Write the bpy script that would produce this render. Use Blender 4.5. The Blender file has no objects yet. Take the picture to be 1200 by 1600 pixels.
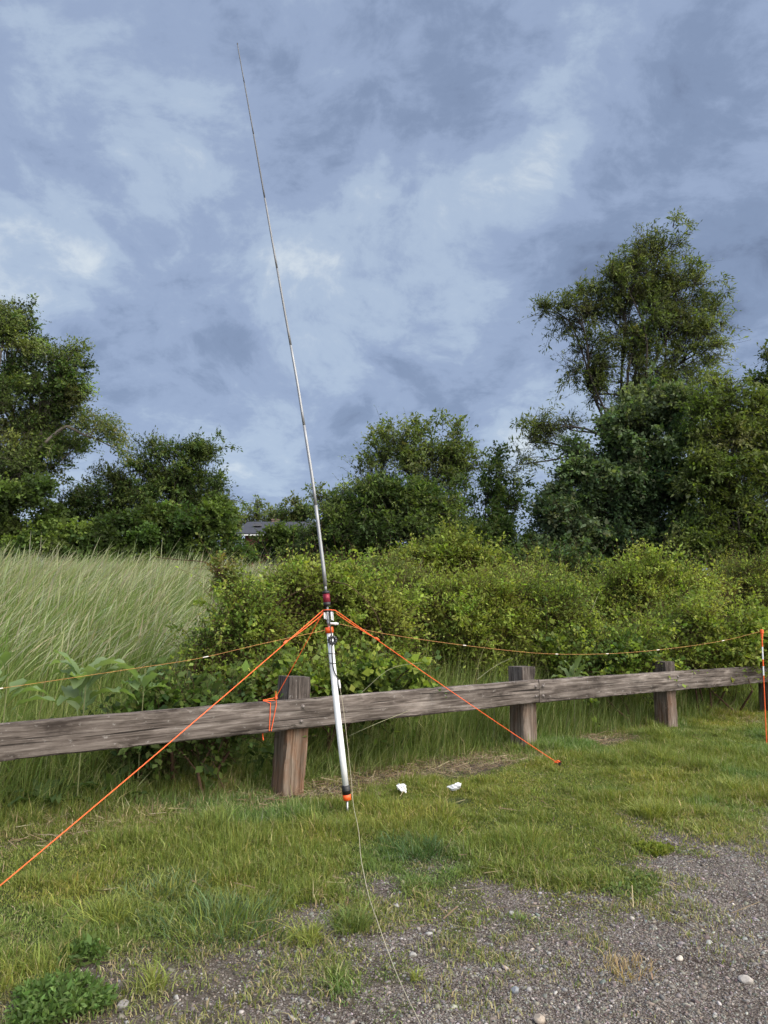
import bpy, math, random
import numpy as np
from mathutils import Vector, Matrix

# ------------------------------------------------------------------ camera
F = 1155.0                      # focal length in photo pixels (photo 1200 x 1600)
CAMZ = 1.40
HOR = 970.0
TH = math.atan((HOR - 800.0) / F)
CT, ST = math.cos(TH), math.sin(TH)
scene = bpy.context.scene
cam_data = bpy.data.cameras.new('camera')
cam_data.sensor_fit = 'VERTICAL'
cam_data.sensor_height = 36.0
cam_data.lens = 36.0 * F / 1600.0
cam_data.clip_start = 0.05
cam_data.clip_end = 3000
cam = bpy.data.objects.new('camera', cam_data)
scene.collection.objects.link(cam)
cam.location = (0, 0, CAMZ)
cam.rotation_euler = (math.pi / 2 + TH, 0, 0)
scene.camera = cam
scene.render.resolution_x, scene.render.resolution_y = 768, 1024
scene.view_settings.view_transform = 'Standard'
scene.view_settings.look = 'None'
scene.view_settings.gamma = 1
scene.view_settings.exposure = 1.0
scene.cycles.max_bounces = 6
scene.cycles.diffuse_bounces = 3
scene.cycles.transmission_bounces = 4
scene.cycles.use_denoising = True

# ------------------------------------------------------------------ light
SUN_EL, SUN_AZ = math.radians(40), math.radians(122)       # azimuth clockwise from +Y: behind the camera, to the right
sd = Vector((math.sin(SUN_AZ) * math.cos(SUN_EL), math.cos(SUN_AZ) * math.cos(SUN_EL), math.sin(SUN_EL)))
sun_data = bpy.data.lights.new('sun', 'SUN')
sun_data.energy = 1.05
sun_data.angle = math.radians(40)
sun_data.color = (1.0, 0.95, 0.88)
sun = bpy.data.objects.new('sun', sun_data)
sun.rotation_euler = sd.to_track_quat('Z', 'Y').to_euler()
scene.collection.objects.link(sun)

world = bpy.data.worlds.new('World')
scene.world = world
world.use_nodes = True


def build_world():
    nt = world.node_tree
    N, L = nt.nodes, nt.links
    N.clear()
    def new(t, **k):
        n = N.new(t)
        for a, b in k.items():
            setattr(n, a, b)
        return n
    def val(v):
        return v
    def link(src, dst):
        if isinstance(src, (int, float)):
            dst.default_value = src
        else:
            L.new(src, dst)
    def m(op, a, b=0.0, c=None, clamp=False):
        n = new('ShaderNodeMath', operation=op, use_clamp=clamp)
        link(a, n.inputs[0]); link(b, n.inputs[1])
        if c is not None:
            link(c, n.inputs[2])
        return n.outputs[0]
    def ss(v, lo, hi):
        n = new('ShaderNodeMapRange', interpolation_type='SMOOTHSTEP')
        link(v, n.inputs['Value'])
        n.inputs['From Min'].default_value = lo; n.inputs['From Max'].default_value = hi
        return n.outputs['Result']
    tc = new('ShaderNodeTexCoord')
    nrm = new('ShaderNodeVectorMath', operation='NORMALIZE')
    L.new(tc.outputs['Generated'], nrm.inputs[0])
    D = nrm.outputs[0]
    sep = new('ShaderNodeSeparateXYZ'); L.new(D, sep.inputs[0])
    zz = m('ADD', m('MAXIMUM', sep.outputs[2], 0.0), 0.42)
    cmb = new('ShaderNodeCombineXYZ')
    L.new(m('DIVIDE', sep.outputs[0], zz), cmb.inputs[0])
    L.new(m('DIVIDE', sep.outputs[1], zz), cmb.inputs[1])
    # slow drift bends the cloud banks
    wn = new('ShaderNodeTexNoise'); L.new(cmb.outputs[0], wn.inputs['Vector'])
    wn.inputs['Scale'].default_value = 1.6; wn.inputs['Detail'].default_value = 4
    wv = new('ShaderNodeVectorMath', operation='MULTIPLY_ADD')
    L.new(wn.outputs['Color'], wv.inputs[0]); wv.inputs[1].default_value = (0.34, 0.34, 0); L.new(cmb.outputs[0], wv.inputs[2])
    def noise(scale, detail, rough, dist=0.0, off=(0, 0, 0), sc=(1, 1, 1)):
        mp = new('ShaderNodeMapping'); L.new(wv.outputs[0], mp.inputs[0])
        mp.inputs['Location'].default_value = off; mp.inputs['Scale'].default_value = sc
        n = new('ShaderNodeTexNoise'); L.new(mp.outputs[0], n.inputs['Vector'])
        n.inputs['Scale'].default_value = scale; n.inputs['Detail'].default_value = detail
        n.inputs['Roughness'].default_value = rough; n.inputs['Distortion'].default_value = dist
        return n.outputs['Fac']
    def spot(px, py, rad):
        dv = (800 - py) / F; dx = (px - 600) / F
        d = Vector((dx, CT - dv * ST, ST + dv * CT)).normalized()
        n = new('ShaderNodeVectorMath', operation='DOT_PRODUCT')
        L.new(D, n.inputs[0]); n.inputs[1].default_value = d
        return ss(n.outputs['Value'], math.cos(math.radians(rad)), 1.0)
    big = noise(1.7, 6, 0.55, 0.0, (3.1, 7.7, 0), (1.0, 1.0, 1))
    med = noise(4.2, 9, 0.58, 0.0, (11.3, 2.2, 0), (1.0, 0.9, 1))
    fine = noise(8.0, 10, 0.66, 0.0, (5.0, 9.2, 0), (1, 1.0, 1))
    v = m('ADD', m('MULTIPLY', big, 0.30), m('ADD', m('MULTIPLY', med, 0.44), m('MULTIPLY', fine, 0.38)))
    v = m('ADD', 0.515, m('MULTIPLY', m('SUBTRACT', v, 0.552), 1.38))
    rid = m('SUBTRACT', 1.0, m('ABSOLUTE', m('SUBTRACT', m('MULTIPLY', noise(2.6, 7, 0.6, 0.0, (1.7, 4.4, 0), (1, 0.8, 1)), 4.0), 2.0)))
    v = m('ADD', v, m('MULTIPLY', m('POWER', m('MAXIMUM', rid, 0.0), 3.0), 0.045))
    # lighter and darker banks of cloud
    rag = m('MULTIPLY_ADD', m('SUBTRACT', noise(7.5, 9, 0.62, 0.0, (2.2, 8.1, 0), (1, 0.8, 1)), 0.5), 3.2, 1.0)
    for px, py, r, a in BANKS:
        sp_ = m('MULTIPLY', spot(px, py, r), a * 0.8)
        v = m('ADD', v, m('MULTIPLY', sp_, rag) if a > 0 else sp_)
    rmp = new('ShaderNodeValToRGB'); L.new(v, rmp.inputs[0])
    cr = rmp.color_ramp; cr.interpolation = 'EASE'
    cols = SKYRAMP
    cr.elements[0].position, cr.elements[0].color = cols[0][0], (*cols[0][1], 1)
    cr.elements[1].position, cr.elements[1].color = cols[-1][0], (*cols[-1][1], 1)
    for p, c in cols[1:-1]:
        e = cr.elements.new(p); e.color = (*c, 1)
    sky = new('ShaderNodeTexSky', sky_type='NISHITA')
    sky.sun_disc = False; sky.sun_elevation = SUN_EL; sky.sun_rotation = SUN_AZ
    sk = new('ShaderNodeMixRGB', blend_type='MULTIPLY'); sk.inputs[0].default_value = 1
    L.new(sky.outputs[0], sk.inputs[1]); sk.inputs[2].default_value = (0.9, 0.9, 0.9, 1)
    # clouds hold about nine tenths of the sky
    mx = new('ShaderNodeMixRGB'); mx.inputs[0].default_value = 0.93
    L.new(sk.outputs[0], mx.inputs[1]); L.new(rmp.outputs[0], mx.inputs[2])
    # added fill: unseen sky overhead and behind the camera made brighter and warmer
    dp = new('ShaderNodeVectorMath', operation='DOT_PRODUCT')
    L.new(D, dp.inputs[0]); dp.inputs[1].default_value = Vector((0.62, -0.50, 0.60)).normalized()
    gain = m('ADD', 1.0, m('MULTIPLY', ss(dp.outputs['Value'], 0.34, 0.9), REAR_GAIN))
    wm = new('ShaderNodeMixRGB'); L.new(ss(dp.outputs['Value'], 0.42, 0.85), wm.inputs[0])
    L.new(mx.outputs[0], wm.inputs[1]); wm.inputs[2].default_value = (1.42, 1.32, 1.16, 1)
    rg = new('ShaderNodeVectorMath', operation='SCALE')
    L.new(wm.outputs[0], rg.inputs[0]); L.new(gain, rg.inputs['Scale'])
    bg = new('ShaderNodeBackground'); L.new(rg.outputs[0], bg.inputs[0]); bg.inputs[1].default_value = 0.12
    out = new('ShaderNodeOutputWorld'); L.new(bg.outputs[0], out.inputs[0])


REAR_GAIN = 9.5
K = 1 / 0.12 / 2.0
def sk_(r, g, b):
    f = lambda c: (((c / 255) + 0.055) / 1.055) ** 2.4 * K
    return (f(r), f(g), f(b))
SKYRAMP = [(0.26, sk_(110, 124, 152)), (0.40, sk_(133, 150, 180)), (0.52, sk_(154, 171, 201)), (0.64, sk_(176, 193, 216)), (0.82, sk_(216, 226, 234))]
BANKS = [(790, 245, 7, 0.16), (880, 200, 4.5, 0.10), (500, 500, 7, 0.15), (690, 470, 7, 0.10), (180, 330, 14, 0.07), (1160, 190, 8, 0.07), (500, 250, 9, 0.03), (840, 770, 5, 0.12), (380, 790, 6, 0.05), (20, 350, 9, 0.06),
         (40, 60, 17, -0.12), (560, -30, 15, -0.12), (1030, 340, 14, -0.14), (1150, 60, 12, -0.08), (300, 450, 8, -0.07), (1190, 430, 9, -0.05), (650, 620, 9, -0.05), (680, 150, 7, -0.06), (250, 600, 8, -0.03)]
build_world()

# ------------------------------------------------------------------ helpers
rng = np.random.default_rng(7)
col = scene.collection


def at(px, py, Y):
    dx = (px - 600) / F; dv = (800 - py) / F
    t = Y / (CT - dv * ST)
    return np.array([dx * t, Y, CAMZ + t * (ST + dv * CT)])


def project(P):
    P = np.asarray(P, float)
    x, y, z = P[..., 0], P[..., 1], P[..., 2] - CAMZ
    d = y * CT + z * ST
    u = -y * ST + z * CT
    d = np.where(d < 0.05, 0.05, d)
    return 600 + F * x / d, 800 - F * u / d


def _hash(ix, iy, seed):
    h = (ix.astype(np.int64) * 374761393 + iy.astype(np.int64) * 668265263 + seed * 1442695041) & 0xFFFFFFFF
    h = ((h ^ (h >> 13)) * 1274126177) & 0xFFFFFFFF
    h = (h ^ (h >> 16)) & 0xFFFFFFFF
    return h / 4294967295.0


def vnoise(x, y, seed=0):
    x = np.asarray(x, float); y = np.asarray(y, float)
    ix = np.floor(x); iy = np.floor(y)
    fx = x - ix; fy = y - iy
    fx = fx * fx * (3 - 2 * fx); fy = fy * fy * (3 - 2 * fy)
    a = _hash(ix, iy, seed); b = _hash(ix + 1, iy, seed)
    c = _hash(ix, iy + 1, seed); d = _hash(ix + 1, iy + 1, seed)
    return (a * (1 - fx) + b * fx) * (1 - fy) + (c * (1 - fx) + d * fx) * fy


def fbm(x, y, seed=0, o=4):
    s = 0; a = 0.5; t = 0
    for i in range(o):
        s = s + a * vnoise(x * 2 ** i, y * 2 ** i, seed + i * 17); t += a; a *= 0.5
    return s / t


def sstep(x, a, b):
    t = np.clip((x - a) / (b - a), 0, 1)
    return t * t * (3 - 2 * t)


FP = np.array([-0.78, 6.34]); FD = np.array([0.795, 0.607]); FD = FD / np.linalg.norm(FD)
FN = np.array([-FD[1], FD[0]])                  # points away from the car park


def fs(x, y):
    return (x - FP[0]) * FN[0] + (y - FP[1]) * FN[1]


def fa(x, y):
    return (x - FP[0]) * FD[0] + (y - FP[1]) * FD[1]


def height(x, y):
    x = np.asarray(x, float); y = np.asarray(y, float)
    s = fs(x, y)
    a = fa(x, y)
    h = 0.05 * sstep(a, 0, 3.5) * sstep(s, -3.0, 0)
    h = h + 1.85 * sstep(s, 0.4, 13.0) ** 0.9 + 0.9 * sstep(s, 13, 50) + 2.0 * sstep(s, 60, 300)
    h = h + 0.03 * (fbm(x * 0.8, y * 0.8, 3) - 0.5) + 0.012 * (fbm(x * 6, y * 6, 9, 3) - 0.5)
    h = h + 0.3 * sstep(s, 4, 15) * (fbm(x * 0.12, y * 0.12, 5) - 0.5)
    return h


def gpt(px, py):
    """point of the ground seen at a photo pixel"""
    dx = (px - 600) / F; dv = (800 - py) / F
    d = np.array([dx, CT - dv * ST, ST + dv * CT])
    t = 1.0
    for i in range(4000):
        p = d * t
        if CAMZ + p[2] <= float(height(p[0], p[1])):
            break
        t += 0.01
    return np.array([p[0], p[1], float(height(p[0], p[1]))])


def tag(o, label=None, cat=None, group=None, kind=None):
    if label: o['label'] = label
    if cat: o['category'] = cat
    if group: o['group'] = group
    if kind: o['kind'] = kind
    return o


def empty(name, loc=(0, 0, 0)):
    o = bpy.data.objects.new(name, None)
    o.location = loc; o.empty_display_size = 0.1
    col.objects.link(o)
    return o


def link_mesh(name, me, mats, parent=None, smooth=False):
    o = bpy.data.objects.new(name, me)
    for m in (mats if isinstance(mats, (list, tuple)) else [mats]):
        me.materials.append(m)
    col.objects.link(o)
    if parent is not None:
        o.parent = parent
        o.matrix_parent_inverse = Matrix.Translation(parent.location).inverted()
    if smooth:
        me.polygons.foreach_set('use_smooth', np.array([len(p.vertices) <= 4 for p in me.polygons], bool))
    return o


def np_mesh(name, V, Q, C=None, smooth=False):
    """V (n,3), Q (m,k) faces of one size, C (m,3) colour per face"""
    me = bpy.data.meshes.new(name)
    V = np.ascontiguousarray(V, dtype=np.float32); Q = np.ascontiguousarray(Q, dtype=np.int32)
    me.vertices.add(len(V)); me.vertices.foreach_set('co', V.ravel())
    k = Q.shape[1]
    me.loops.add(Q.size); me.loops.foreach_set('vertex_index', Q.ravel())
    me.polygons.add(len(Q)); me.polygons.foreach_set('loop_start', np.arange(0, Q.size, k, dtype=np.int32))
    if C is not None:
        at_ = me.attributes.new('tint', 'FLOAT_COLOR', 'FACE')
        cc = np.ones((len(Q), 4), np.float32); cc[:, :3] = C
        at_.data.foreach_set('color', cc.ravel())
    me.update(calc_edges=True)
    if smooth:
        me.polygons.foreach_set('use_smooth', np.ones(len(Q), bool))
    return me


class MB:
    """collects shapes for one mesh"""
    def __init__(s): s.v = []; s.f = []
    def add(s, v, f):
        b = len(s.v); s.v += [tuple(map(float, p)) for p in v]; s.f += [tuple(b + i for i in q) for q in f]
    def tube(s, pts, radii, n=8, caps=True):
        pts = [np.asarray(p, float) for p in pts]
        if not hasattr(radii, '__len__'): radii = [radii] * len(pts)
        vs = []; prev = None
        for i, p in enumerate(pts):
            t = pts[min(i + 1, len(pts) - 1)] - pts[max(i - 1, 0)]
            t = t / (np.linalg.norm(t) + 1e-12)
            if prev is None:
                a = np.array([0, 0, 1.0]) if abs(t[2]) < 0.9 else np.array([1.0, 0, 0])
            else:
                a = prev
            u = a - t * np.dot(a, t); u /= np.linalg.norm(u) + 1e-12
            w = np.cross(t, u); prev = u
            for k in range(n):
                an = 2 * math.pi * k / n
                vs.append(p + (u * math.cos(an) + w * math.sin(an)) * radii[i])
        fc = []
        for i in range(len(pts) - 1):
            for k in range(n):
                fc.append((i * n + k, i * n + (k + 1) % n, (i + 1) * n + (k + 1) % n, (i + 1) * n + k))
        if caps:
            fc.append(tuple(range(n - 1, -1, -1))); fc.append(tuple((len(pts) - 1) * n + k for k in range(n)))
        s.add(vs, fc)
    def box(s, c, d, R=None):
        c = np.asarray(c, float); d = np.asarray(d, float) / 2
        vs = []
        for sx in (-1, 1):
            for sy in (-1, 1):
                for sz in (-1, 1):
                    p = np.array([sx, sy, sz]) * d
                    if R is not None: p = R @ p
                    vs.append(c + p)
        s.add(vs, [(0, 1, 3, 2), (4, 6, 7, 5), (0, 4, 5, 1), (2, 3, 7, 6), (0, 2, 6, 4), (1, 5, 7, 3)])
    def build(s, name, mat, parent=None, smooth=False):
        me = bpy.data.meshes.new(name); me.from_pydata(s.v, [], s.f); me.update()
        return link_mesh(name, me, mat, parent, smooth)


def spline(pts, n=8):
    """Catmull-Rom through the points"""
    P = [np.asarray(p, float) for p in pts]
    P = [2 * P[0] - P[1]] + P + [2 * P[-1] - P[-2]]
    out = []
    for i in range(1, len(P) - 2):
        for k in range(n):
            t = k / n
            out.append(0.5 * ((2 * P[i]) + (-P[i - 1] + P[i + 1]) * t + (2 * P[i - 1] - 5 * P[i] + 4 * P[i + 1] - P[i + 2]) * t * t + (-P[i - 1] + 3 * P[i] - 3 * P[i + 1] + P[i + 2]) * t ** 3))
    out.append(P[-2])
    return out


# ------------------------------------------------------------------ materials
def nmat(name):
    m = bpy.data.materials.new(name); m.use_nodes = True
    nt = m.node_tree
    b = nt.nodes['Principled BSDF']
    return m, nt, b


def plain(name, c, rough=0.6, metal=0.0, var=0.0, scale=20, spec=0.5):
    m, nt, b = nmat(name)
    b.inputs['Roughness'].default_value = rough
    b.inputs['Metallic'].default_value = metal
    b.inputs['Specular IOR Level'].default_value = spec
    if var:
        tc = nt.nodes.new('ShaderNodeTexCoord'); n = nt.nodes.new('ShaderNodeTexNoise')
        n.inputs['Scale'].default_value = scale; n.inputs['Detail'].default_value = 5
        nt.links.new(tc.outputs['Object'], n.inputs['Vector'])
        r = nt.nodes.new('ShaderNodeValToRGB')
        r.color_ramp.elements[0].position = 0.3; r.color_ramp.elements[1].position = 0.7
        r.color_ramp.elements[0].color = (*[x * (1 - var) for x in c], 1)
        r.color_ramp.elements[1].color = (*[min(1, x * (1 + var)) for x in c], 1)
        nt.links.new(n.outputs['Fac'], r.inputs[0]); nt.links.new(r.outputs[0], b.inputs['Base Color'])
    else:
        b.inputs['Base Color'].default_value = (*c, 1)
    return m


def leaf_mat(name, transl=0.35, rough=0.5, spec=0.35, tcol=(1.25, 1.3, 0.55)):
    m, nt, b = nmat(name)
    N, L = nt.nodes, nt.links
    a = N.new('ShaderNodeAttribute'); a.attribute_name = 'tint'
    L.new(a.outputs['Color'], b.inputs['Base Color'])
    b.inputs['Roughness'].default_value = rough
    b.inputs['Specular IOR Level'].default_value = spec
    tr = N.new('ShaderNodeBsdfTranslucent')
    mu = N.new('ShaderNodeMixRGB'); mu.blend_type = 'MULTIPLY'; mu.inputs[0].default_value = 1
    L.new(a.outputs['Color'], mu.inputs[1]); mu.inputs[2].default_value = (*tcol, 1)
    L.new(mu.outputs[0], tr.inputs[0])
    mix = N.new('ShaderNodeMixShader'); mix.inputs[0].default_value = transl
    L.new(b.outputs[0], mix.inputs[1]); L.new(tr.outputs[0], mix.inputs[2])
    L.new(mix.outputs[0], N['Material Output'].inputs[0])
    return m


M_LEAF = leaf_mat('leaf', 0.45, 0.6, 0.2)
M_GRASS = leaf_mat('grass_blade', 0.35, 0.55, 0.3)
M_STRAW = leaf_mat('straw', 0.2, 0.8, 0.1, (1, 1, 0.9))
M_BARK = plain('bark', (0.048, 0.041, 0.034), 0.9, 0, 0.45, 6, 0.1)
M_BARK_PALE = plain('bark_pale', (0.115, 0.10, 0.085), 0.9, 0, 0.35, 5, 0.1)
M_TWIG = plain('twig', (0.085, 0.05, 0.035), 0.85, 0, 0.3, 30, 0.1)


def wood_mat(name, axis, tan=0.0):
    """weathered timber, grain along the object's own axis (0 x, 2 z)"""
    m, nt, b = nmat(name)
    N, L = nt.nodes, nt.links
    tc = N.new('ShaderNodeTexCoord')
    oi = N.new('ShaderNodeObjectInfo')
    ad = N.new('ShaderNodeVectorMath'); ad.operation = 'ADD'
    L.new(tc.outputs['Object'], ad.inputs[0]); L.new(oi.outputs['Random'], ad.inputs[1])
    def nz(sc, along, detail, rough=0.6, dist=0.0):
        mp = N.new('ShaderNodeMapping'); L.new(ad.outputs[0], mp.inputs[0])
        s = [sc, sc, sc]; s[axis] = sc * along
        mp.inputs['Scale'].default_value = s
        n = N.new('ShaderNodeTexNoise'); L.new(mp.outputs[0], n.inputs['Vector'])
        n.inputs['Scale'].default_value = 1; n.inputs['Detail'].default_value = detail; n.inputs['Roughness'].default_value = rough
        n.inputs['Distortion'].default_value = dist
        return n.outputs['Fac']
    def ramp(f, stops):
        r = N.new('ShaderNodeValToRGB'); L.new(f, r.inputs[0])
        cr = r.color_ramp
        cr.elements[0].position, cr.elements[0].color = stops[0][0], (*stops[0][1], 1)
        cr.elements[1].position, cr.elements[1].color = stops[-1][0], (*stops[-1][1], 1)
        for p, c in stops[1:-1]:
            e = cr.elements.new(p); e.color = (*c, 1)
        return r.outputs[0]
    def mix(f, a, b_, mode='MIX'):
        n = N.new('ShaderNodeMixRGB'); n.blend_type = mode
        if isinstance(f, float): n.inputs[0].default_value = f
        else: L.new(f, n.inputs[0])
        L.new(a, n.inputs[1])
        if isinstance(b_, tuple): n.inputs[2].default_value = (*b_, 1)
        else: L.new(b_, n.inputs[2])
        return n.outputs[0]
    grain = nz(38, 0.05, 6, 0.65, 0.6)
    cracks = nz(70, 0.018, 3, 0.5, 0.2)
    blot = nz(5, 0.35, 6, 0.65)
    lich = nz(30, 0.6, 5, 0.7)
    g = ramp(grain, [(0.32, (0.048, 0.039, 0.034)), (0.45, (0.115, 0.098, 0.088)), (0.56, (0.185, 0.162, 0.148)), (0.72, (0.30, 0.275, 0.255))])
    bl = ramp(blot, [(0.34, (0.30, 0.28, 0.27)), (0.46, (0.80, 0.78, 0.76)), (0.56, (1.0, 0.98, 0.97)), (0.68, (1.6, 1.58, 1.56))])
    c = mix(1.0, g, bl, 'MULTIPLY')
    lf = ramp(lich, [(0.60, (0, 0, 0)), (0.68, (0.55, 0.55, 0.55))])
    c = mix(lf, c, (0.36, 0.345, 0.33))
    c = mix(1.0, c, (0.84, 0.83, 0.83), 'MULTIPLY')
    ck = ramp(cracks, [(0.33, (1, 1, 1)), (0.39, (0, 0, 0))])
    c = mix(ck, c, (0.022, 0.018, 0.016))
    if tan:
        # the lower part of a post keeps its warm, less weathered brown
        sep = N.new('ShaderNodeSeparateXYZ'); L.new(tc.outputs['Object'], sep.inputs[0])
        mr = N.new('ShaderNodeMapRange'); L.new(sep.outputs[2], mr.inputs[0])
        mr.inputs[1].default_value = 0.66; mr.inputs[2].default_value = 0.55
        mr.inputs[3].default_value = 0.0; mr.inputs[4].default_value = tan
        warm = ramp(grain, [(0.30, (0.075, 0.052, 0.036)), (0.5, (0.155, 0.115, 0.084)), (0.72, (0.28, 0.22, 0.17))])
        w2 = ramp(blot, [(0.38, (1.2, 0.82, 0.62)), (0.55, (1, 1, 1))])
        warm = mix(1.0, warm, w2, 'MULTIPLY')
        c = mix(mr.outputs[0], c, warm)
        mr2 = N.new('ShaderNodeMapRange'); L.new(sep.outputs[2], mr2.inputs[0])
        mr2.inputs[1].default_value = 0.70; mr2.inputs[2].default_value = 1.0
        mr2.inputs[3].default_value = 0.0; mr2.inputs[4].default_value = 0.35
        c = mix(mr2.outputs[0], c, (0.055, 0.05, 0.047))
    L.new(c, b.inputs['Base Color'])
    b.inputs['Roughness'].default_value = 0.9
    b.inputs['Specular IOR Level'].default_value = 0.15
    bump = N.new('ShaderNodeBump'); bump.inputs['Strength'].default_value = 0.7; bump.inputs['Distance'].default_value = 0.006
    sb = N.new('ShaderNodeMath'); sb.operation = 'SUBTRACT'
    L.new(grain, sb.inputs[0]); L.new(ck, sb.inputs[1])
    L.new(sb.outputs[0], bump.inputs['Height']); L.new(bump.outputs[0], b.inputs['Normal'])
    return m


def ground_mat():
    m, nt, b = nmat('ground')
    N, L = nt.nodes, nt.links
    a = N.new('ShaderNodeAttribute'); a.attribute_name = 'cover'       # r gravel, g straw/soil, b lawn
    sp = N.new('ShaderNodeSeparateColor'); L.new(a.outputs['Color'], sp.inputs[0])
    tc = N.new('ShaderNodeTexCoord')
    def nz(s, d=6, r=0.65):
        n = N.new('ShaderNodeTexNoise'); L.new(tc.outputs['Object'], n.inputs['Vector'])
        n.inputs['Scale'].default_value = s; n.inputs['Detail'].default_value = d; n.inputs['Roughness'].default_value = r
        return n.outputs['Fac']
    def ramp(f, stops):
        r = N.new('ShaderNodeValToRGB'); L.new(f, r.inputs[0]); cr = r.color_ramp
        cr.elements[0].position, cr.elements[0].color = stops[0][0], (*stops[0][1], 1)
        cr.elements[1].position, cr.elements[1].color = stops[-1][0], (*stops[-1][1], 1)
        for p, c in stops[1:-1]:
            e = cr.elements.new(p); e.color = (*c, 1)
        return r.outputs[0]
    def mix(f, x, y, mode='MIX'):
        n = N.new('ShaderNodeMixRGB'); n.blend_type = mode
        if isinstance(f, float): n.inputs[0].default_value = f
        else: L.new(f, n.inputs[0])
        L.new(x, n.inputs[1]); L.new(y, n.inputs[2]); return n.outputs[0]
    grass = ramp(nz(25), [(0.3, (0.018, 0.026, 0.007)), (0.6, (0.045, 0.052, 0.018)), (0.75, (0.09, 0.08, 0.04))])
    soil = ramp(nz(30), [(0.3, (0.04, 0.030, 0.024)), (0.55, (0.085, 0.068, 0.055)), (0.75, (0.16, 0.13, 0.10))])
    vor = N.new('ShaderNodeTexVoronoi'); vor.inputs['Scale'].default_value = 120; L.new(tc.outputs['Object'], vor.inputs['Vector'])
    hs = N.new('ShaderNodeSeparateColor'); L.new(vor.outputs['Color'], hs.inputs[0])
    grav = ramp(hs.outputs[0], [(0.0, (0.085, 0.072, 0.063)), (0.5, (0.140, 0.122, 0.110)), (0.85, (0.20, 0.18, 0.165)), (1.0, (0.30, 0.28, 0.26))])
    dirt = ramp(nz(3.5, 8), [(0.35, (0.55, 0.51, 0.48)), (0.5, (0.9, 0.88, 0.86)), (0.68, (1.2, 1.18, 1.14))])
    grav = mix(1.0, grav, dirt, 'MULTIPLY')
    gap = ramp(vor.outputs['Distance'], [(0.35, (1, 1, 1)), (0.75, (0.35, 0.3, 0.28))])
    grav = mix(1.0, grav, gap, 'MULTIPLY')
    c = mix(sp.outputs[1], grass, soil)
    c = mix(sp.outputs[0], c, grav)
    L.new(c, b.inputs['Base Color'])
    b.inputs['Roughness'].default_value = 0.95; b.inputs['Specular IOR Level'].default_value = 0.15
    bump = N.new('ShaderNodeBump'); bump.inputs['Strength'].default_value = 0.6; bump.inputs['Distance'].default_value = 0.01
    ms = N.new('ShaderNodeMath'); ms.operation = 'SUBTRACT'
    L.new(nz(60), ms.inputs[0]); L.new(vor.outputs['Distance'], ms.inputs[1])
    L.new(ms.outputs[0], bump.inputs['Height']); L.new(bump.outputs[0], b.inputs['Normal'])
    return m


# ------------------------------------------------------------------ ground cover layout
EDGE = [(-400, 1560), (-50, 1600), (60, 1560), (150, 1480), (260, 1490), (330, 1530), (420, 1500), (520, 1440), (620, 1425), (740, 1395), (860, 1385),
        (960, 1345), (1000, 1300), (1100, 1275), (1200, 1255), (1500, 1190), (2500, 1050)]
_ep = np.array([gpt(px, min(py, 1700))[:2] for px, py in EDGE])


def edge_y(x):
    """how far away (world y) the lawn begins at a given x, read along the edge"""
    xs = _ep[:, 0]; o = np.argsort(xs)
    return np.interp(x, xs[o], _ep[:, 1][o])


def lawn_amount(x, y):
    """1 = full lawn, 0 = bare gravel"""
    d = (y - edge_y(x))
    n = fbm(x * 1.6, y * 1.6, 21) - 0.5
    n2 = fbm(x * 5.5, y * 5.5, 33, 3) - 0.5
    side = sstep(x, -1.4, 0.4)          # on the right the edge is more ragged and sparse
    v = d + n * (0.9 + 1.5 * side) + n2 * (0.4 + 0.9 * side)
    return sstep(v, -0.22 - 0.50 * side, 0.18 + 0.40 * side)


def grid_axis(lo, hi, step, far, n):
    c = list(np.arange(lo, hi + 1e-6, step))
    left = []; right = []
    k = np.linspace(0, 1, n + 1)[1:]
    g = (np.exp(k * 5) - 1) / (math.exp(5) - 1)
    left = [lo - v * (lo - far[0]) for v in g][::-1]
    right = [hi + v * (far[1] - hi) for v in g]
    return np.array(left + c + right)


def build_ground():
    xs = grid_axis(-4.0, 6.0, 0.035, (-500, 500), 46)
    ys = grid_axis(2.0, 11.0, 0.035, (-120, 900), 46)
    X, Y = np.meshgrid(xs, ys)
    Z = height(X, Y)
    la = lawn_amount(X, Y)
    grav = 1 - sstep(la, 0.1, 0.7)
    s = fs(X, Y)
    ruts = (fbm(X * 1.2 + 4, Y * 3.2, 55) - 0.5)
    Z = Z + grav * (0.03 * ruts + 0.01 * (fbm(X * 9, Y * 9, 66, 3) - 0.5)) - 0.012 * grav
    V = np.stack([X, Y, Z], -1).reshape(-1, 3)
    ny, nx = X.shape
    i = np.arange(ny - 1)[:, None] * nx + np.arange(nx - 1)[None]
    Q = np.stack([i, i + 1, i + nx + 1, i + nx], -1).reshape(-1, 4)
    me = np_mesh('ground', V, Q, None, True)
    a = me.attributes.new('cover', 'FLOAT_COLOR', 'POINT')
    straw = np.clip(strip(X, Y) + (1 - la) * 0.9, 0, 1)
    earth = 0.25 + 0.75 * sstep(X + 0.7 * fbm(X * 2, Y * 2, 14), -0.9, 0.5)
    c = np.stack([grav * earth * sstep(fbm(X * 2.3, Y * 2.3, 12) + 0.35 - 0.4 * la, 0.2, 0.5), straw, la, np.ones_like(la)], -1)
    a.data.foreach_set('color', c.astype(np.float32).ravel())
    o = link_mesh('ground', me, ground_mat())
    tag(o, kind='structure')
    return o


def strip(x, y):
    """strip of dry clippings and bare soil along the foot of the fence"""
    s = fs(x, y)
    n = (fbm(x * 2.2, y * 2.2, 41) - 0.5) * 0.5
    return sstep(s + n, -0.62, -0.25) * (1 - sstep(s + n, 0.15, 0.5)) * sstep(fbm(x * 1.1, y * 1.1, 47), 0.36, 0.62) * (0.55 + 0.45 * sstep(fa(x, y), -1.0, 0.4))


build_ground()


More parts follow.
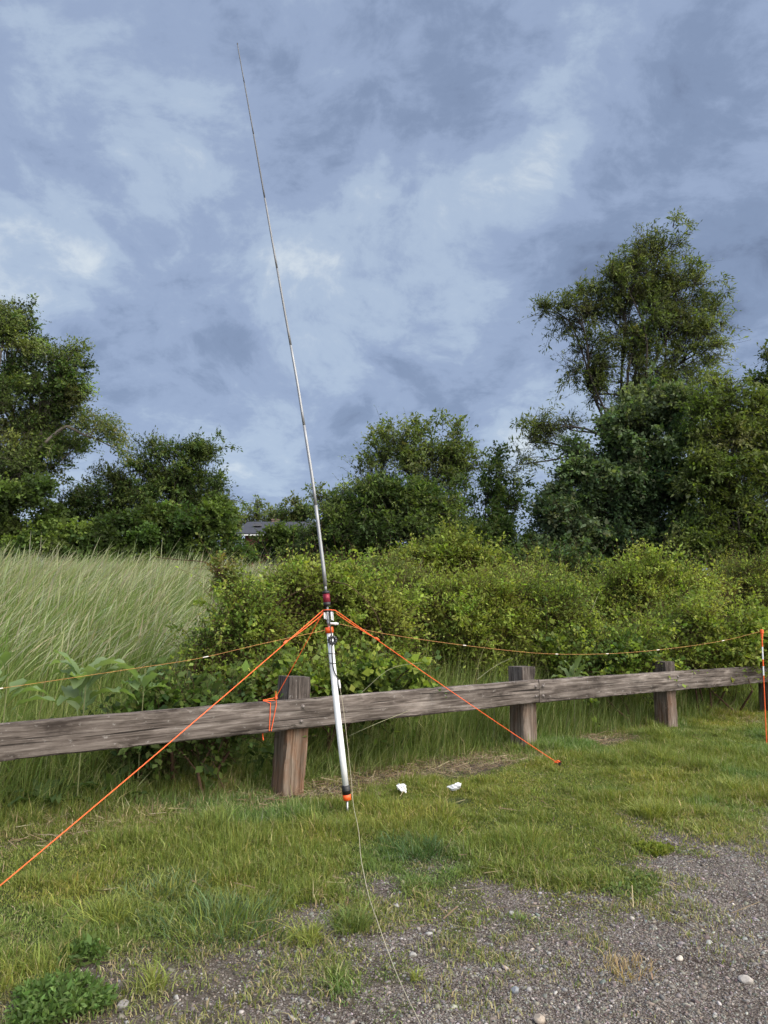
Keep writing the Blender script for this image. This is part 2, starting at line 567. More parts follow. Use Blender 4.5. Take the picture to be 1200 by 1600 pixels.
# ------------------------------------------------------------------ blades
def blades(P, H, W, lean_dir, lean, C, K=3, prof=None, face=None, curl=None):
    """ribbons: P (n,3) roots, H heights, W widths, lean_dir angle, lean fraction of height moved sideways at the tip"""
    n = len(P)
    t = np.linspace(0, 1, K)
    ld = np.stack([np.cos(lean_dir), np.sin(lean_dir)], -1)
    if face is None:
        face = lean_dir + math.pi / 2 + rng.normal(0, 0.7, n)
    wd = np.stack([np.cos(face), np.sin(face)], -1)
    if prof is None:
        prof = np.array([1.0, 0.85, 0.08]) if K == 3 else np.clip(1.15 - t ** 2 * 1.1, 0.05, 1)
    bend = t ** 2
    V = np.zeros((n, K, 2, 3), np.float32)
    for k in range(K):
        off = (lean * H * bend[k])[:, None] * ld
        zc = H * (t[k] - 0.35 * np.minimum(lean, 1.6) * bend[k] ** 1.5)
        for j, sg in enumerate((-0.5, 0.5)):
            V[:, k, j, :2] = P[:, :2] + off + sg * (W * prof[k])[:, None] * wd
            V[:, k, j, 2] = P[:, 2] + zc
    base = (np.arange(n) * K * 2)[:, None]
    q = np.array([[2 * k, 2 * k + 1, 2 * k + 3, 2 * k + 2] for k in range(K - 1)])
    Q = (base[:, :, None] + q[None]).reshape(-1, 4)
    if C.ndim == 2:
        CC = np.repeat(C, K - 1, axis=0)
    else:
        CC = C.reshape(-1, 3)
    return V.reshape(-1, 3), Q, CC


def merge(parts):
    Vs, Qs, Cs = [], [], []; b = 0
    for V, Q, C in parts:
        Vs.append(V); Qs.append(Q + b); Cs.append(C); b += len(V)
    return np.concatenate(Vs), np.concatenate(Qs), np.concatenate(Cs)


def palette(n, cols, w=None, var=0.18):
    cols = np.array(cols); idx = rng.choice(len(cols), n, p=w)
    c = cols[idx] * np.exp(rng.normal(0, var, (n, 1))) * np.exp(rng.normal(0, 0.05, (n, 3)))
    return np.clip(c, 0.004, 0.75)


def in_view(P, mx=60, my0=-80, my1=120):
    u, v = project(P)
    return (u > -mx) & (u < 1200 + mx) & (v > my0) & (v < 1600 + my1) & (P[:, 1] > 0.6)


G_LAWN = [(0.142, 0.184, 0.036), (0.185, 0.222, 0.048), (0.235, 0.246, 0.064), (0.108, 0.150, 0.030), (0.34, 0.30, 0.15)]


def scatter(n, x0, x1, y0, y1):
    x = rng.uniform(x0, x1, n); y = rng.uniform(y0, y1, n)
    return x, y


def build_lawn():
    # thinner sampling with distance: blades get a little wider there
    x = rng.uniform(-6.5, 8.5, 3600000); y = 2.0 + rng.uniform(0, 1, 3600000) ** 0.85 * 9.8
    P = np.stack([x, y, np.zeros_like(x)], -1)
    k = in_view(P) & (fs(x, y) < 0.55)
    x, y = x[k], y[k]
    la = lawn_amount(x, y)
    st = strip(x, y)
    keep = rng.uniform(0, 1, len(x)) < la * (1 - 0.84 * st)
    x, y, st, la = x[keep], y[keep], st[keep], la[keep]
    cl = fbm(x * 1.3, y * 1.3, 71)              # patches of taller and shorter grass
    cl2 = fbm(x * 4.5, y * 4.5, 72, 3)
    keep = rng.uniform(0, 1, len(x)) < np.clip(0.30 + 1.1 * cl2, 0, 1)
    x, y, st, la, cl, cl2 = [q[keep] for q in (x, y, st, la, cl, cl2)]
    n = len(x)
    print('lawn blades', n)
    z = height(x, y) - 0.006
    P = np.stack([x, y, z], -1)
    H = (0.028 + 0.070 * sstep(cl, 0.35, 0.65) + 0.06 * sstep(cl2, 0.5, 0.8)) * np.exp(rng.normal(0, 0.3, n)) * (0.30 + 0.70 * la) * (1 - 0.45 * st)
    H = H * (1 + 0.8 * sstep(fs(x, y), -0.2, 0.5)) * 0.68
    for q, rad in ((gpt(543, 1272), 0.32), (gpt(627, 1248), 0.16), (gpt(711, 1248), 0.16), (gpt(871, 1197), 0.12), (gpt(455, 1240), 0.2)):      # trodden down round the mast
        dd = np.hypot(x - q[0], y - q[1] + rad * 0.5)
        H = H * (0.40 + 0.60 * sstep(dd, rad * 0.5, rad))
    dist = y
    W = (0.0030 + 0.00045 * dist) * np.exp(rng.normal(0, 0.25, n))
    ld = rng.uniform(0, 2 * math.pi, n)
    lean = np.abs(rng.normal(0.5, 0.5, n)) + 0.5 * (1 - la)
    yel = sstep(fbm(x * 0.9 + 9, y * 0.9, 81), 0.42, 0.68)
    C = palette(n, G_LAWN, [0.33, 0.31, 0.15, 0.15, 0.06], 0.18)
    dry = rng.uniform(0, 1, n) < 0.06 * yel + 0.35 * st + 0.22 * (1 - la)
    C = C * (1 + yel[:, None] * np.array([0.36, 0.18, 0.08]))
    blu = sstep(fbm(x * 1.1 - 4, y * 1.1, 91), 0.5, 0.7)[:, None]
    C = C * (1 + blu * np.array([-0.22, -0.02, 0.25]))
    C[dry] = palette(int(dry.sum()), [(0.34, 0.27, 0.15), (0.24, 0.19, 0.10), (0.42, 0.36, 0.22)])
    # thin, low growth straggling out over the gravel
    m = 420000
    xe = rng.uniform(-3, 6.5, m); ye = rng.uniform(2.2, 8.5, m)
    Pe = np.stack([xe, ye, np.zeros(m)], -1)
    de = ye - edge_y(xe)
    pt = np.maximum(sstep(fbm(xe * 2.6, ye * 2.6, 201), 0.40, 0.62), 0.8 * (1 - sstep(xe, -1.0, 0.0))) * sstep(fbm(xe * 9, ye * 9, 205, 3), 0.3, 0.55)
    ke = in_view(Pe) & (de > -1.8) & (de < 0.7) & (rng.uniform(0, 1, m) < pt * sstep(de, -1.8, -0.3))
    xe, ye = xe[ke], ye[ke]; m = len(xe)
    print('edge blades', m)
    Pe = np.stack([xe, ye, height(xe, ye) - 0.008], -1)
    Ce = palette(m, [(0.17, 0.20, 0.05), (0.24, 0.25, 0.08), (0.30, 0.26, 0.13), (0.11, 0.15, 0.04), (0.36, 0.31, 0.19)], None, 0.2)
    e = blades(Pe, rng.uniform(0.012, 0.045, m), rng.uniform(0.003, 0.006, m), rng.uniform(0, 6.28, m), np.abs(rng.normal(0.9, 0.5, m)), Ce, 3)
    V, Q, CC = merge([blades(P, H, W, ld, lean, C, 3), e])
    me = np_mesh('lawn_grass', V, Q, CC)
    tag(link_mesh('lawn_grass', me, M_GRASS), 'short patchy green lawn grass between gravel and timber fence', 'grass', kind='stuff')


def build_clippings():
    n = 120000
    x = rng.uniform(-5, 7.5, n); y = rng.uniform(3.5, 11.5, n)
    st = strip(x, y)
    k = (rng.uniform(0, 1, n) < st) | ((rng.uniform(0, 1, n) < 0.02) & (fs(x, y) < 0))
    k &= in_view(np.stack([x, y, np.zeros(n)], -1))
    x, y = x[k], y[k]; n = len(x)
    # flat stems lying across one another
    P = np.stack([x, y, height(x, y) + rng.uniform(0.004, 0.05, n)], -1)
    ang = rng.uniform(0, 2 * math.pi, n); Ln = rng.uniform(0.05, 0.17, n); W = rng.uniform(0.0018, 0.004, n)
    d = np.stack([np.cos(ang), np.sin(ang), rng.normal(0, 0.18, n)], -1)
    w = np.stack([-np.sin(ang), np.cos(ang), rng.normal(0, 0.5, n)], -1)
    A = P - d * Ln[:, None] / 2; B = P + d * Ln[:, None] / 2
    V = np.stack([A - w * W[:, None] / 2, A + w * W[:, None] / 2, B + w * W[:, None] / 2, B - w * W[:, None] / 2], 1).reshape(-1, 3)
    Q = np.arange(n * 4).reshape(-1, 4)
    C = palette(n, [(0.27, 0.20, 0.125), (0.19, 0.135, 0.085), (0.35, 0.29, 0.19)])
    tag(link_mesh('dry_grass', np_mesh('dry_grass', V, Q, C), M_STRAW), 'dry tan grass clippings lying along the foot of the fence', 'dry grass', kind='stuff')


def build_rough_grass():
    """uncut grass just behind the fence"""
    n = 420000
    x = rng.uniform(-8, 11, n); y = rng.uniform(4, 17, n)
    s = fs(x, y)
    P = np.stack([x, y, height(x, y)], -1)
    k = in_view(P, 80) & (s > 0.12) & (s < 5.5)
    k &= rng.uniform(0, 1, n) < 0.35 + 0.65 * fbm(x * 1.6, y * 1.6, 101) * 1.5
    x, y, s = x[k], y[k], s[k]; n = len(x)
    print('rough blades', n)
    P = np.stack([x, y, height(x, y) - 0.02], -1)
    right = sstep(fa(x, y), 0.3, 2.5)
    left = (1 - sstep(fa(x, y), -0.6, 0.4)) * (1 - sstep(s, 0.3, 0.8))
    H = (0.20 + 0.34 * sstep(s, 0.15, 1.1) + 0.20 * right * sstep(s, 0.12, 0.5)) * (1 - 0.45 * left) * (0.75 + 0.5 * fbm(x * 1.3, y * 1.3, 103)) * np.exp(rng.normal(0, 0.25, n))
    W = rng.uniform(0.004, 0.009, n)
    ld = rng.normal(0.1, 0.9, n); ld = np.where(rng.uniform(0, 1, n) < 0.25, rng.uniform(0, 6.28, n), ld)
    lean = np.abs(rng.normal(0.55, 0.4, n)) * (1 - 0.5 * right)
    C = palette(n, [(0.125, 0.178, 0.040), (0.165, 0.215, 0.056), (0.23, 0.26, 0.095), (0.085, 0.13, 0.032), (0.32, 0.30, 0.15)], [0.31, 0.29, 0.22, 0.11, 0.07])
    V, Q, CC = blades(P, H, W, ld, lean, C, 5)
    tag(link_mesh('rough_grass', np_mesh('rough_grass', V, Q, CC), M_GRASS), 'uncut knee-high green grass leaning over behind the timber fence', 'grass', kind='stuff')


def build_field():
    """waist-high field of pale seeding grass on the left and in the middle"""
    n = 300000
    x = rng.uniform(-16, 5, n); y = rng.uniform(6, 24, n)
    s = fs(x, y)
    P = np.stack([x, y, height(x, y)], -1)
    u, v = project(P)
    lim = 395 + 60 * (fbm(x * 0.7, y * 0.7, 111) - 0.5)
    far = (y > 13.0)
    k = (u > -80) & (s > 2.2) & (s < 13.5) & ((u < lim) | (far & (u < 660)))
    k &= rng.uniform(0, 1, n) < sstep(s + 1.2 * (fbm(x * 1.2, y * 1.2, 117) - 0.5), 2.2, 4.4)
    x, y, s, u = x[k], y[k], s[k], u[k]; n = len(x)
    P = np.stack([x, y, height(x, y) - 0.02], -1)
    print('field stems', n)
    parts = []
    # leaves low down
    idx = rng.uniform(0, 1, n) < 0.95
    Pl = P[idx]; m = len(Pl)
    H = (0.62 + 0.34 * fbm(Pl[:, 0] * 0.9, Pl[:, 1] * 0.9, 113)) * np.exp(rng.normal(0, 0.2, m))
    C = palette(m, [(0.165, 0.245, 0.065), (0.205, 0.280, 0.085), (0.120, 0.190, 0.045), (0.27, 0.30, 0.12)], [0.35, 0.3, 0.25, 0.1])
    parts.append(blades(Pl, H, rng.uniform(0.006, 0.012, m), rng.normal(0.0, 0.5, m), np.abs(rng.normal(0.28, 0.2, m)), C, 4))
    # flowering stems bending with the wind to the right
    idx = rng.uniform(0, 1, n) < 0.17
    Ps = P[idx]; m = len(Ps)
    H = (0.97 + 0.18 * fbm(Ps[:, 0] * 0.5, Ps[:, 1] * 0.5, 115)) * np.exp(rng.normal(0, 0.09, m))
    H = np.where(rng.uniform(0, 1, m) < 0.05, H * rng.uniform(1.12, 1.42, m), H)
    t = np.linspace(0, 1, 7)
    prof = np.array([0.22, 0.2, 0.2, 0.2, 0.55, 1.0, 0.12])
    C = np.repeat(palette(m, [(0.17, 0.235, 0.075), (0.21, 0.26, 0.10)], None, 0.12)[:, None, :], 6, axis=1)
    Ch = palette(m, [(0.32, 0.35, 0.19), (0.40, 0.42, 0.26), (0.30, 0.31, 0.21), (0.34, 0.31, 0.22)], None, 0.12)
    C[:, 4] = Ch; C[:, 5] = Ch; C[:, 3] = 0.5 * C[:, 3] + 0.5 * Ch
    parts.append(blades(Ps, H, rng.uniform(0.009, 0.016, m), rng.normal(0.1, 0.5, m) + 1.6 * (fbm(Ps[:, 0] * 0.7, Ps[:, 1] * 0.7, 119) - 0.5), np.abs(rng.normal(0.42, 0.2, m)), C, 7, prof, face=rng.normal(0.2, 0.8, m)))
    V, Q, CC = merge(parts)
    tag(link_mesh('tall_grass', np_mesh('tall_grass', V, Q, CC), M_GRASS), 'waist-high pale seeding meadow grass bent by wind behind the fence', 'meadow grass', kind='stuff')


def stone_shapes(P, S, C, seed=0):
    """irregular stones: an icosahedron squashed and jittered"""
    g = (1 + 5 ** 0.5) / 2
    iv = np.array([(-1, g, 0), (1, g, 0), (-1, -g, 0), (1, -g, 0), (0, -1, g), (0, 1, g), (0, -1, -g), (0, 1, -g), (g, 0, -1), (g, 0, 1), (-g, 0, -1), (-g, 0, 1)]) / math.sqrt(1 + g * g)
    it = np.array([(0, 11, 5), (0, 5, 1), (0, 1, 7), (0, 7, 10), (0, 10, 11), (1, 5, 9), (5, 11, 4), (11, 10, 2), (10, 7, 6), (7, 1, 8), (3, 9, 4), (3, 4, 2), (3, 2, 6), (3, 6, 8), (3, 8, 9), (4, 9, 5), (2, 4, 11), (6, 2, 10), (8, 6, 7), (9, 8, 1)])
    n = len(P)
    V = iv[None] * (1 + rng.normal(0, 0.16, (n, 12, 1)))
    sc = np.stack([rng.uniform(0.8, 1.35, n), rng.uniform(0.6, 1.0, n), rng.uniform(0.4, 0.75, n)], -1)[:, None]
    V = V * sc * S[:, None, None]
    a = rng.uniform(0, 6.28, n); ca, sa = np.cos(a)[:, None], np.sin(a)[:, None]
    x = V[..., 0] * ca - V[..., 1] * sa; y = V[..., 0] * sa + V[..., 1] * ca
    tl = rng.normal(0, 0.3, n)[:, None]
    z = V[..., 2] + x * tl
    V = np.stack([x, y, z], -1) + P[:, None]
    T = (np.arange(n) * 12)[:, None, None] + it[None]
    return V.reshape(-1, 3), T.reshape(-1, 3), np.repeat(C, 20, axis=0)


def gravel_z(x, y):
    la = lawn_amount(x, y); grav = 1 - sstep(la, 0.1, 0.7)
    return height(x, y) + grav * (0.03 * (fbm(x * 1.2 + 4, y * 3.2, 55) - 0.5) + 0.01 * (fbm(x * 9, y * 9, 66, 3) - 0.5)) - 0.012 * grav


def build_gravel():
    n = 620000
    x = rng.uniform(-2.2, 6.2, n); y = 2.2 + rng.uniform(0, 1, n) ** 1.2 * 6.5
    P = np.stack([x, y, np.zeros(n)], -1)
    la = lawn_amount(x, y)
    patch = sstep(fbm(x * 2.3, y * 2.3, 12) + 0.35 - 0.3 * la, 0.15, 0.5)
    k = in_view(P) & (rng.uniform(0, 1, n) < (1 - la) ** 1.5 * (0.30 + 0.70 * patch) * np.clip(0.15 + 1.5 * fbm(x * 3.1, y * 3.1, 13), 0, 1) * (0.22 + 0.78 * sstep(x + 0.7 * fbm(x * 2, y * 2, 14), -0.9, 0.5)))
    x, y = x[k], y[k]; n = len(x)
    print('stones', n)
    S = np.clip(0.0023 * np.exp(np.abs(rng.normal(0, 0.62, n))), 0.0022, 0.016)
    P = np.stack([x, y, gravel_z(x, y) + S * 0.02], -1)
    C = palette(n, [(0.165, 0.146, 0.132), (0.225, 0.205, 0.188), (0.110, 0.095, 0.085), (0.33, 0.31, 0.285), (0.18, 0.15, 0.125), (0.17, 0.172, 0.165)], [0.34, 0.24, 0.2, 0.05, 0.1, 0.07], 0.16)
    V, T, CC = stone_shapes(P, S, C)
    m = leaf_mat('stone', 0.0, 0.85, 0.2)
    tag(link_mesh('gravel', np_mesh('gravel', V, T, CC), m), 'loose grey-brown gravel stones covering the parking lot edge', 'gravel', kind='stuff')
    return m


build_lawn()
build_clippings()
build_rough_grass()
build_field()
M_STONE = build_gravel()


# ------------------------------------------------------------------ foliage
def norm(v):
    return v / (np.linalg.norm(v, axis=-1, keepdims=True) + 1e-9)


def leaves_on_twigs(O, D, L, nl, size, asp, C, droop=0.2, jit=0.03, spread=0.9):
    """O twig roots (m,3), D directions, L lengths, nl leaves each; returns quads"""
    m = len(O)
    t = (np.arange(nl)[None] + rng.uniform(0, 1, (m, nl))) / nl
    t = 0.15 + 0.85 * t
    p = O[:, None] + D[:, None] * (L[:, None] * t)[..., None]
    p[..., 2] -= droop * (L[:, None] * t ** 2) * 0.5
    p = p + rng.normal(0, 1, p.shape) * jit
    d = norm(D[:, None] * 0.8 + rng.normal(0, spread, (m, nl, 3)) + np.array([0.12, 0, -0.15 - droop * 0.3]))
    side = norm(np.cross(d, norm(rng.normal(0, 0.8, (m, nl, 3)) + np.array([0, -0.25, 1.0]))))
    s = size * np.exp(rng.normal(0, 0.28, (m, nl, 1)))
    up = np.cross(side, d)
    base = p; tip = p + d * s
    mid = p + d * s * 0.45 + up * s * 0.06
    w = side * s * asp * 0.5
    V = np.stack([base, mid + w, tip, mid - w], 2).reshape(-1, 3)
    n = m * nl
    Q = np.arange(n * 4).reshape(-1, 4)
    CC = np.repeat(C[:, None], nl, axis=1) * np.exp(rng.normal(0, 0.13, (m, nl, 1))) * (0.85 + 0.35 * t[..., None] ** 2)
    return V, Q, np.clip(CC.reshape(-1, 3), 0.003, 0.7)


def prisms(A, B, r0, r1):
    """thin three-sided twigs"""
    n = len(A)
    d = norm(B - A); ref = np.where(np.abs(d[:, 2:3]) < 0.9, np.array([[0, 0, 1.0]]), np.array([[1.0, 0, 0]]))
    u = norm(np.cross(d, ref)); w = np.cross(d, u)
    V = []
    for P_, r in ((A, r0), (B, r1)):
        for k in range(3):
            a = 2 * math.pi * k / 3
            V.append(P_ + (u * math.cos(a) + w * math.sin(a)) * (r[:, None] if hasattr(r, 'shape') else r))
    V = np.stack(V, 1).reshape(-1, 3)
    q = np.array([(0, 1, 4, 3), (1, 2, 5, 4), (2, 0, 3, 5)])
    Q = ((np.arange(n) * 6)[:, None, None] + q[None]).reshape(-1, 4)
    return V, Q


def plant(name, label, cat, base, blobs, leaf, cols, group=None, dens=0.9, clump=26, asp=0.5, nl=12, twig=0.45, droop=0.2, up=0.35,
          wind=0.25, trunk_r=0.16, bark=None, flat=1.0, part_names=('trunk', 'crown'), seed=1, fork=0.35, colw=None, cvar=0.2, spiky=0.12, stems=1, stretch=1.0, cap=True, spread=0.9, sprays=0, spray_len=0.7):
    """base (px, D); blobs (px, py, rx, ry[, dD[, dens factor]]) in photo pixels at distance D, turned into real sizes there"""
    global rng
    rng = np.random.default_rng(seed)
    bark = bark or M_BARK
    bpx, D0 = base
    bx = (bpx - 600) / F * D0 / CT
    bz = float(height(bx, D0))
    root = empty(name, (bx, D0, bz))
    tag(root, label, cat, group)
    B0 = np.array([bx, D0, bz])
    sticks = MB()
    tw_A, tw_B = [], []
    LV = []
    # trunk
    tops = []
    bl = []
    for b in blobs:
        px, py, rx, ry = b[:4]
        dD = b[4] if len(b) > 4 else 0.0
        df = b[5] if len(b) > 5 else 1.0
        c = at(px, py, D0 + dD); sc = (D0 + dD) / F
        bl.append((c, np.array([rx * sc, 0.5 * (rx + ry) * sc * flat * 0.9, ry * sc]), math.pi * rx * ry, df, sc))
    zc = np.mean([b[0][2] for b in bl]); xc = np.mean([b[0][0] for b in bl])
    fork_pt = B0 + (np.array([xc, D0, zc]) - B0) * fork
    n_st = stems
    forks = []
    for k in range(n_st):
        f = fork_pt + (rng.normal(0, 0.25, 3) * (n_st > 1))
        b = B0 + np.array([rng.normal(0, 0.18), rng.normal(0, 0.18), -0.1]) * (n_st > 1) - np.array([0, 0, 0.1])
        mid = (b + f) / 2 + rng.normal(0, 0.08, 3) * np.linalg.norm(f - b) * 0.3
        pts = spline([b, mid, f], 5)
        r = np.linspace(trunk_r, trunk_r * 0.72, len(pts)) / math.sqrt(n_st)
        r[0] *= 1.25
        sticks.tube(pts, list(r), 8)
        forks.append(f)
    for c, R, area, df, sc in bl:
        f = forks[rng.integers(len(forks))]
        lr = trunk_r * 0.55 / math.sqrt(n_st) * min(1.0, 0.45 + 0.6 * np.linalg.norm(R) / 2.5)
        cc = c - np.array([0, 0, 0.25 * R[2]])
        ln = np.linalg.norm(cc - f)
        m1 = f + (cc - f) * 0.4 + np.array([0, 0, 0.12 * ln]) + rng.normal(0, 0.06 * ln, 3)
        m2 = f + (cc - f) * 0.75 + np.array([0, 0, 0.08 * ln]) + rng.normal(0, 0.05 * ln, 3)
        pts = spline([f, m1, m2, cc], 4)
        sticks.tube(pts, list(np.linspace(lr, lr * 0.45, len(pts))), 6)
        crad = clump * sc
        ncl = max(4, int(area / (clump * clump * 1.5) * (0.8 + 0.2 * df)))
        # clump centres through the ellipsoid, mostly towards its skin
        u = norm(rng.normal(0, 1, (ncl, 3)))
        rr = rng.uniform(0.25, 1.0, (ncl, 1)) ** 0.45 * 0.86
        lump = 1 + 0.16 * np.sin(u[:, :1] * 5 + seed) * np.sin(u[:, 2:3] * 6 + seed * 2) + rng.normal(0, 0.07, (ncl, 1))
        CCn = c + u * rr * lump * R
        if cap:
            g = height(CCn[:, 0], CCn[:, 1]); CCn[:, 2] = np.maximum(CCn[:, 2], g + 0.1)
        nt = int(dens * df * area / nl / ncl) + 1
        cr = crad * np.exp(rng.normal(0, 0.22, ncl))
        ccol = palette(ncl, cols, colw, cvar)
        lr2 = lr * 0.34
        for i in range(ncl):
            if i % 2 == 0 or area < 9000:
                a0 = pts[rng.integers(len(pts) // 2, len(pts))]
                e = CCn[i]; l2 = np.linalg.norm(e - a0)
                mm = (a0 + e) / 2 + np.array([0, 0, 0.08 * l2]) + rng.normal(0, 0.07 * l2, 3)
                sticks.tube(spline([a0, mm, e], 3), list(np.linspace(lr2, lr2 * 0.35, 7)), 4, False)
        # twigs
        ci = np.repeat(np.arange(ncl), nt)
        dv = norm(rng.normal(0, 1, (len(ci), 3)))
        rad = rng.uniform(0, 1, (len(ci), 1)) ** 0.5
        O = CCn[ci] + dv * rad * cr[ci][:, None] * np.array([1.1 * stretch, 1.0, 0.8])
        outw = norm((O - c) / R)
        dr = norm(dv * 0.6 + outw * 0.55 + rng.normal(0, 0.45, dv.shape) + np.array([wind, 0, up]))
        Lt = twig * np.exp(rng.normal(0, 0.3, len(ci)))
        sp = rng.uniform(0, 1, len(ci)) < spiky
        Lt = np.where(sp, Lt * 1.9, Lt)
        O = O - dr * (Lt * 0.4)[:, None]
        tc_ = ccol[ci] * np.exp(rng.normal(0, 0.12, (len(ci), 1)))
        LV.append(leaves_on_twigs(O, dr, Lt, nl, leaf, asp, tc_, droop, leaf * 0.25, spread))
        endp = O + dr * Lt[:, None]; endp[:, 2] -= droop * Lt * 0.5
        tw_A.append(O); tw_B.append(endp)
    if sprays:
        SO, SDr, SL = [], [], []
        wts = np.array([b[2] for b in bl]); wts = wts / wts.sum()
        for _ in range(sprays):
            c, R, area, df, sc = bl[rng.choice(len(bl), p=wts)]
            u = norm(rng.normal(0, 1, 3) + np.array([0.1, -0.5, 0.45]))
            st_ = c + u * R * 0.75
            L0 = spray_len * rng.uniform(0.5, 1.25)
            d = norm(u * 0.6 + rng.normal(0, 0.3, 3) + np.array([wind, -0.1, up]))
            gq = rng.uniform(0.25, 0.8)
            tt = np.linspace(0, 1, 8)
            pp = st_ + d * (L0 * tt)[:, None]; pp[:, 2] -= gq * L0 * tt ** 2
            sticks.tube(list(pp), list(np.linspace(leaf * 0.12, leaf * 0.04, 8)), 4, False)
            nseg = 16
            t2 = rng.uniform(0.15, 1.0, nseg)
            q = st_ + d * (L0 * t2)[:, None]; q[:, 2] -= gq * L0 * t2 ** 2
            SO.append(q); tg = norm(d - np.array([0, 0, 2 * gq]) * t2[:, None]); SDr.append(norm(tg * 0.6 + rng.normal(0, 0.6, (nseg, 3)))); SL.append(np.full(nseg, leaf * 2.6))
        SO = np.concatenate(SO); SDr = np.concatenate(SDr); SL = np.concatenate(SL)
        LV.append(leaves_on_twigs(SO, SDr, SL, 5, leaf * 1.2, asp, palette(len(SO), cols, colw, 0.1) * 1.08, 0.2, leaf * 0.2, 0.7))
    V, Q, C = merge(LV)
    link_mesh(part_names[1], np_mesh(part_names[1], V, Q, C), M_LEAF, root)
    A = np.concatenate(tw_A); B = np.concatenate(tw_B)
    thin = max(0.0018, leaf * 0.035)
    Vt, Qt = prisms(A, B, thin * 1.6, thin * 0.7)
    b0 = len(sticks.v)
    Vs = np.concatenate([np.array(sticks.v), Vt])
    me = bpy.data.meshes.new(part_names[0])
    me.from_pydata(Vs.tolist(), [], sticks.f + [tuple(q) for q in (Qt + b0).tolist()])
    me.update()
    link_mesh(part_names[0], me, bark, root)
    return root


def L_(*c): return c
DARK = [(0.050, 0.084, 0.022), (0.070, 0.108, 0.028), (0.038, 0.066, 0.020), (0.095, 0.125, 0.038)]
MIDG = [(0.090, 0.138, 0.032), (0.120, 0.165, 0.040), (0.065, 0.105, 0.026)]
OLIV = [(0.118, 0.158, 0.046), (0.150, 0.188, 0.060), (0.090, 0.125, 0.035), (0.130, 0.152, 0.055)]
BLUG = [(0.072, 0.115, 0.048), (0.10, 0.150, 0.064), (0.052, 0.085, 0.036), (0.17, 0.21, 0.11)]
YELG = [(0.195, 0.235, 0.045), (0.245, 0.270, 0.055), (0.145, 0.190, 0.036), (0.105, 0.145, 0.03)]
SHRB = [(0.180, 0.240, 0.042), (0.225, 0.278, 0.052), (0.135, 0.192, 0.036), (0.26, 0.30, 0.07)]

# --- trees behind the field, left to right
left_tree = plant('tree', 'tall dense tree at the left edge with a pale bare limb reaching right', 'tree', (-20, 22),
      [(20, 540, 55, 62), (95, 575, 48, 48), (20, 640, 60, 60), (85, 655, 45, 50, 0.5, 0.8), (110, 600, 28, 32), (60, 730, 55, 35, 0, 0.8), (105, 705, 38, 26, 0.3, 0.7),
       (5, 730, 50, 50), (-70, 600, 70, 90), (-80, 720, 60, 60), (15, 500, 34, 30, 0, 0.8), (50, 690, 50, 40), (70, 620, 50, 40)],
      0.075, DARK + OLIV[:2], dens=1.1, clump=17, asp=0.55, nl=11, twig=0.42, up=0.25, trunk_r=0.15, seed=3, fork=0.5, bark=M_BARK_PALE, spiky=0.08, sprays=60, spray_len=1.0)


def bare_limb(root):
    global rng
    rng = np.random.default_rng(77)
    D = 21.6
    P = lambda px, py, d=0: at(px, py, D + d)
    m = MB()
    main = spline([P(30, 745), P(58, 705), P(98, 669), P(115, 671), P(132, 680), P(150, 686), P(168, 695)], 5)
    m.tube(main, list(np.linspace(0.07, 0.012, len(main))), 6)
    O, Dr = [], []
    for a, pts in enumerate([[(100, 669), (118, 662), (135, 652), (150, 650)], [(118, 672), (119, 655), (128, 645)], [(132, 680), (150, 672), (170, 668), (186, 672)], [(150, 686), (172, 684), (192, 690)],
                             [(150, 686), (166, 676), (182, 680)], [(168, 695), (180, 700), (190, 712)], [(140, 683), (155, 660), (172, 656)], [(110, 670), (130, 668), (150, 664), (165, 664)]]):
        sp = spline([P(x, y, 0.25 * math.sin(a * 2 + k)) for k, (x, y) in enumerate(pts)], 5)
        m.tube(sp, list(np.linspace(0.02, 0.006, len(sp))), 5)
        for q in sp[3:]:
            for _ in range(9):
                O.append(q + rng.normal(0, 0.10, 3)); Dr.append([0.6, rng.normal(0, 0.6), rng.normal(-0.1, 0.5)])
    m.build('bare_limb', M_BARK_PALE, root)
    O = np.array(O); Dr = norm(np.array(Dr)); n = len(O)
    V, Q, C = leaves_on_twigs(O, Dr, np.full(n, 0.3), 6, 0.085, 0.35, palette(n, OLIV + [(0.2, 0.2, 0.09)]), 0.4, 0.03, 0.6)
    link_mesh('limb_foliage', np_mesh('limb_foliage', V, Q, C), M_LEAF, root)


bare_limb(left_tree)
plant('tree', 'bushy dark green tree with a flat ragged top left of the whip', 'tree', (265, 23),
      [(265, 735, 58, 40), (215, 755, 40, 30, 0, 0.8), (310, 720, 32, 30, 0, 0.9), (170, 780, 55, 38), (270, 790, 90, 40), (245, 705, 24, 22, 0, 0.6), (135, 800, 40, 45), (340, 775, 30, 30, 0, 0.8)],
      0.075, DARK + OLIV[:1], dens=1.4, clump=20, asp=0.5, nl=11, twig=0.45, up=0.45, wind=0.35, trunk_r=0.16, seed=8, fork=0.35, spiky=0.18, sprays=60, spray_len=1.0)
plant('vine_thicket', 'low green vine-covered thicket under the tall left tree', 'thicket', (50, 19.5),
      [(35, 790, 60, 55), (95, 835, 55, 38), (-20, 830, 50, 50), (60, 845, 90, 25), (40, 875, 90, 22)],
      0.078, MIDG + DARK[:2], dens=1.2, clump=17, asp=0.8, nl=9, twig=0.25, trunk_r=0.06, seed=11, stems=3, fork=0.3, spiky=0.05, part_names=('stem', 'foliage'), up=0.1)
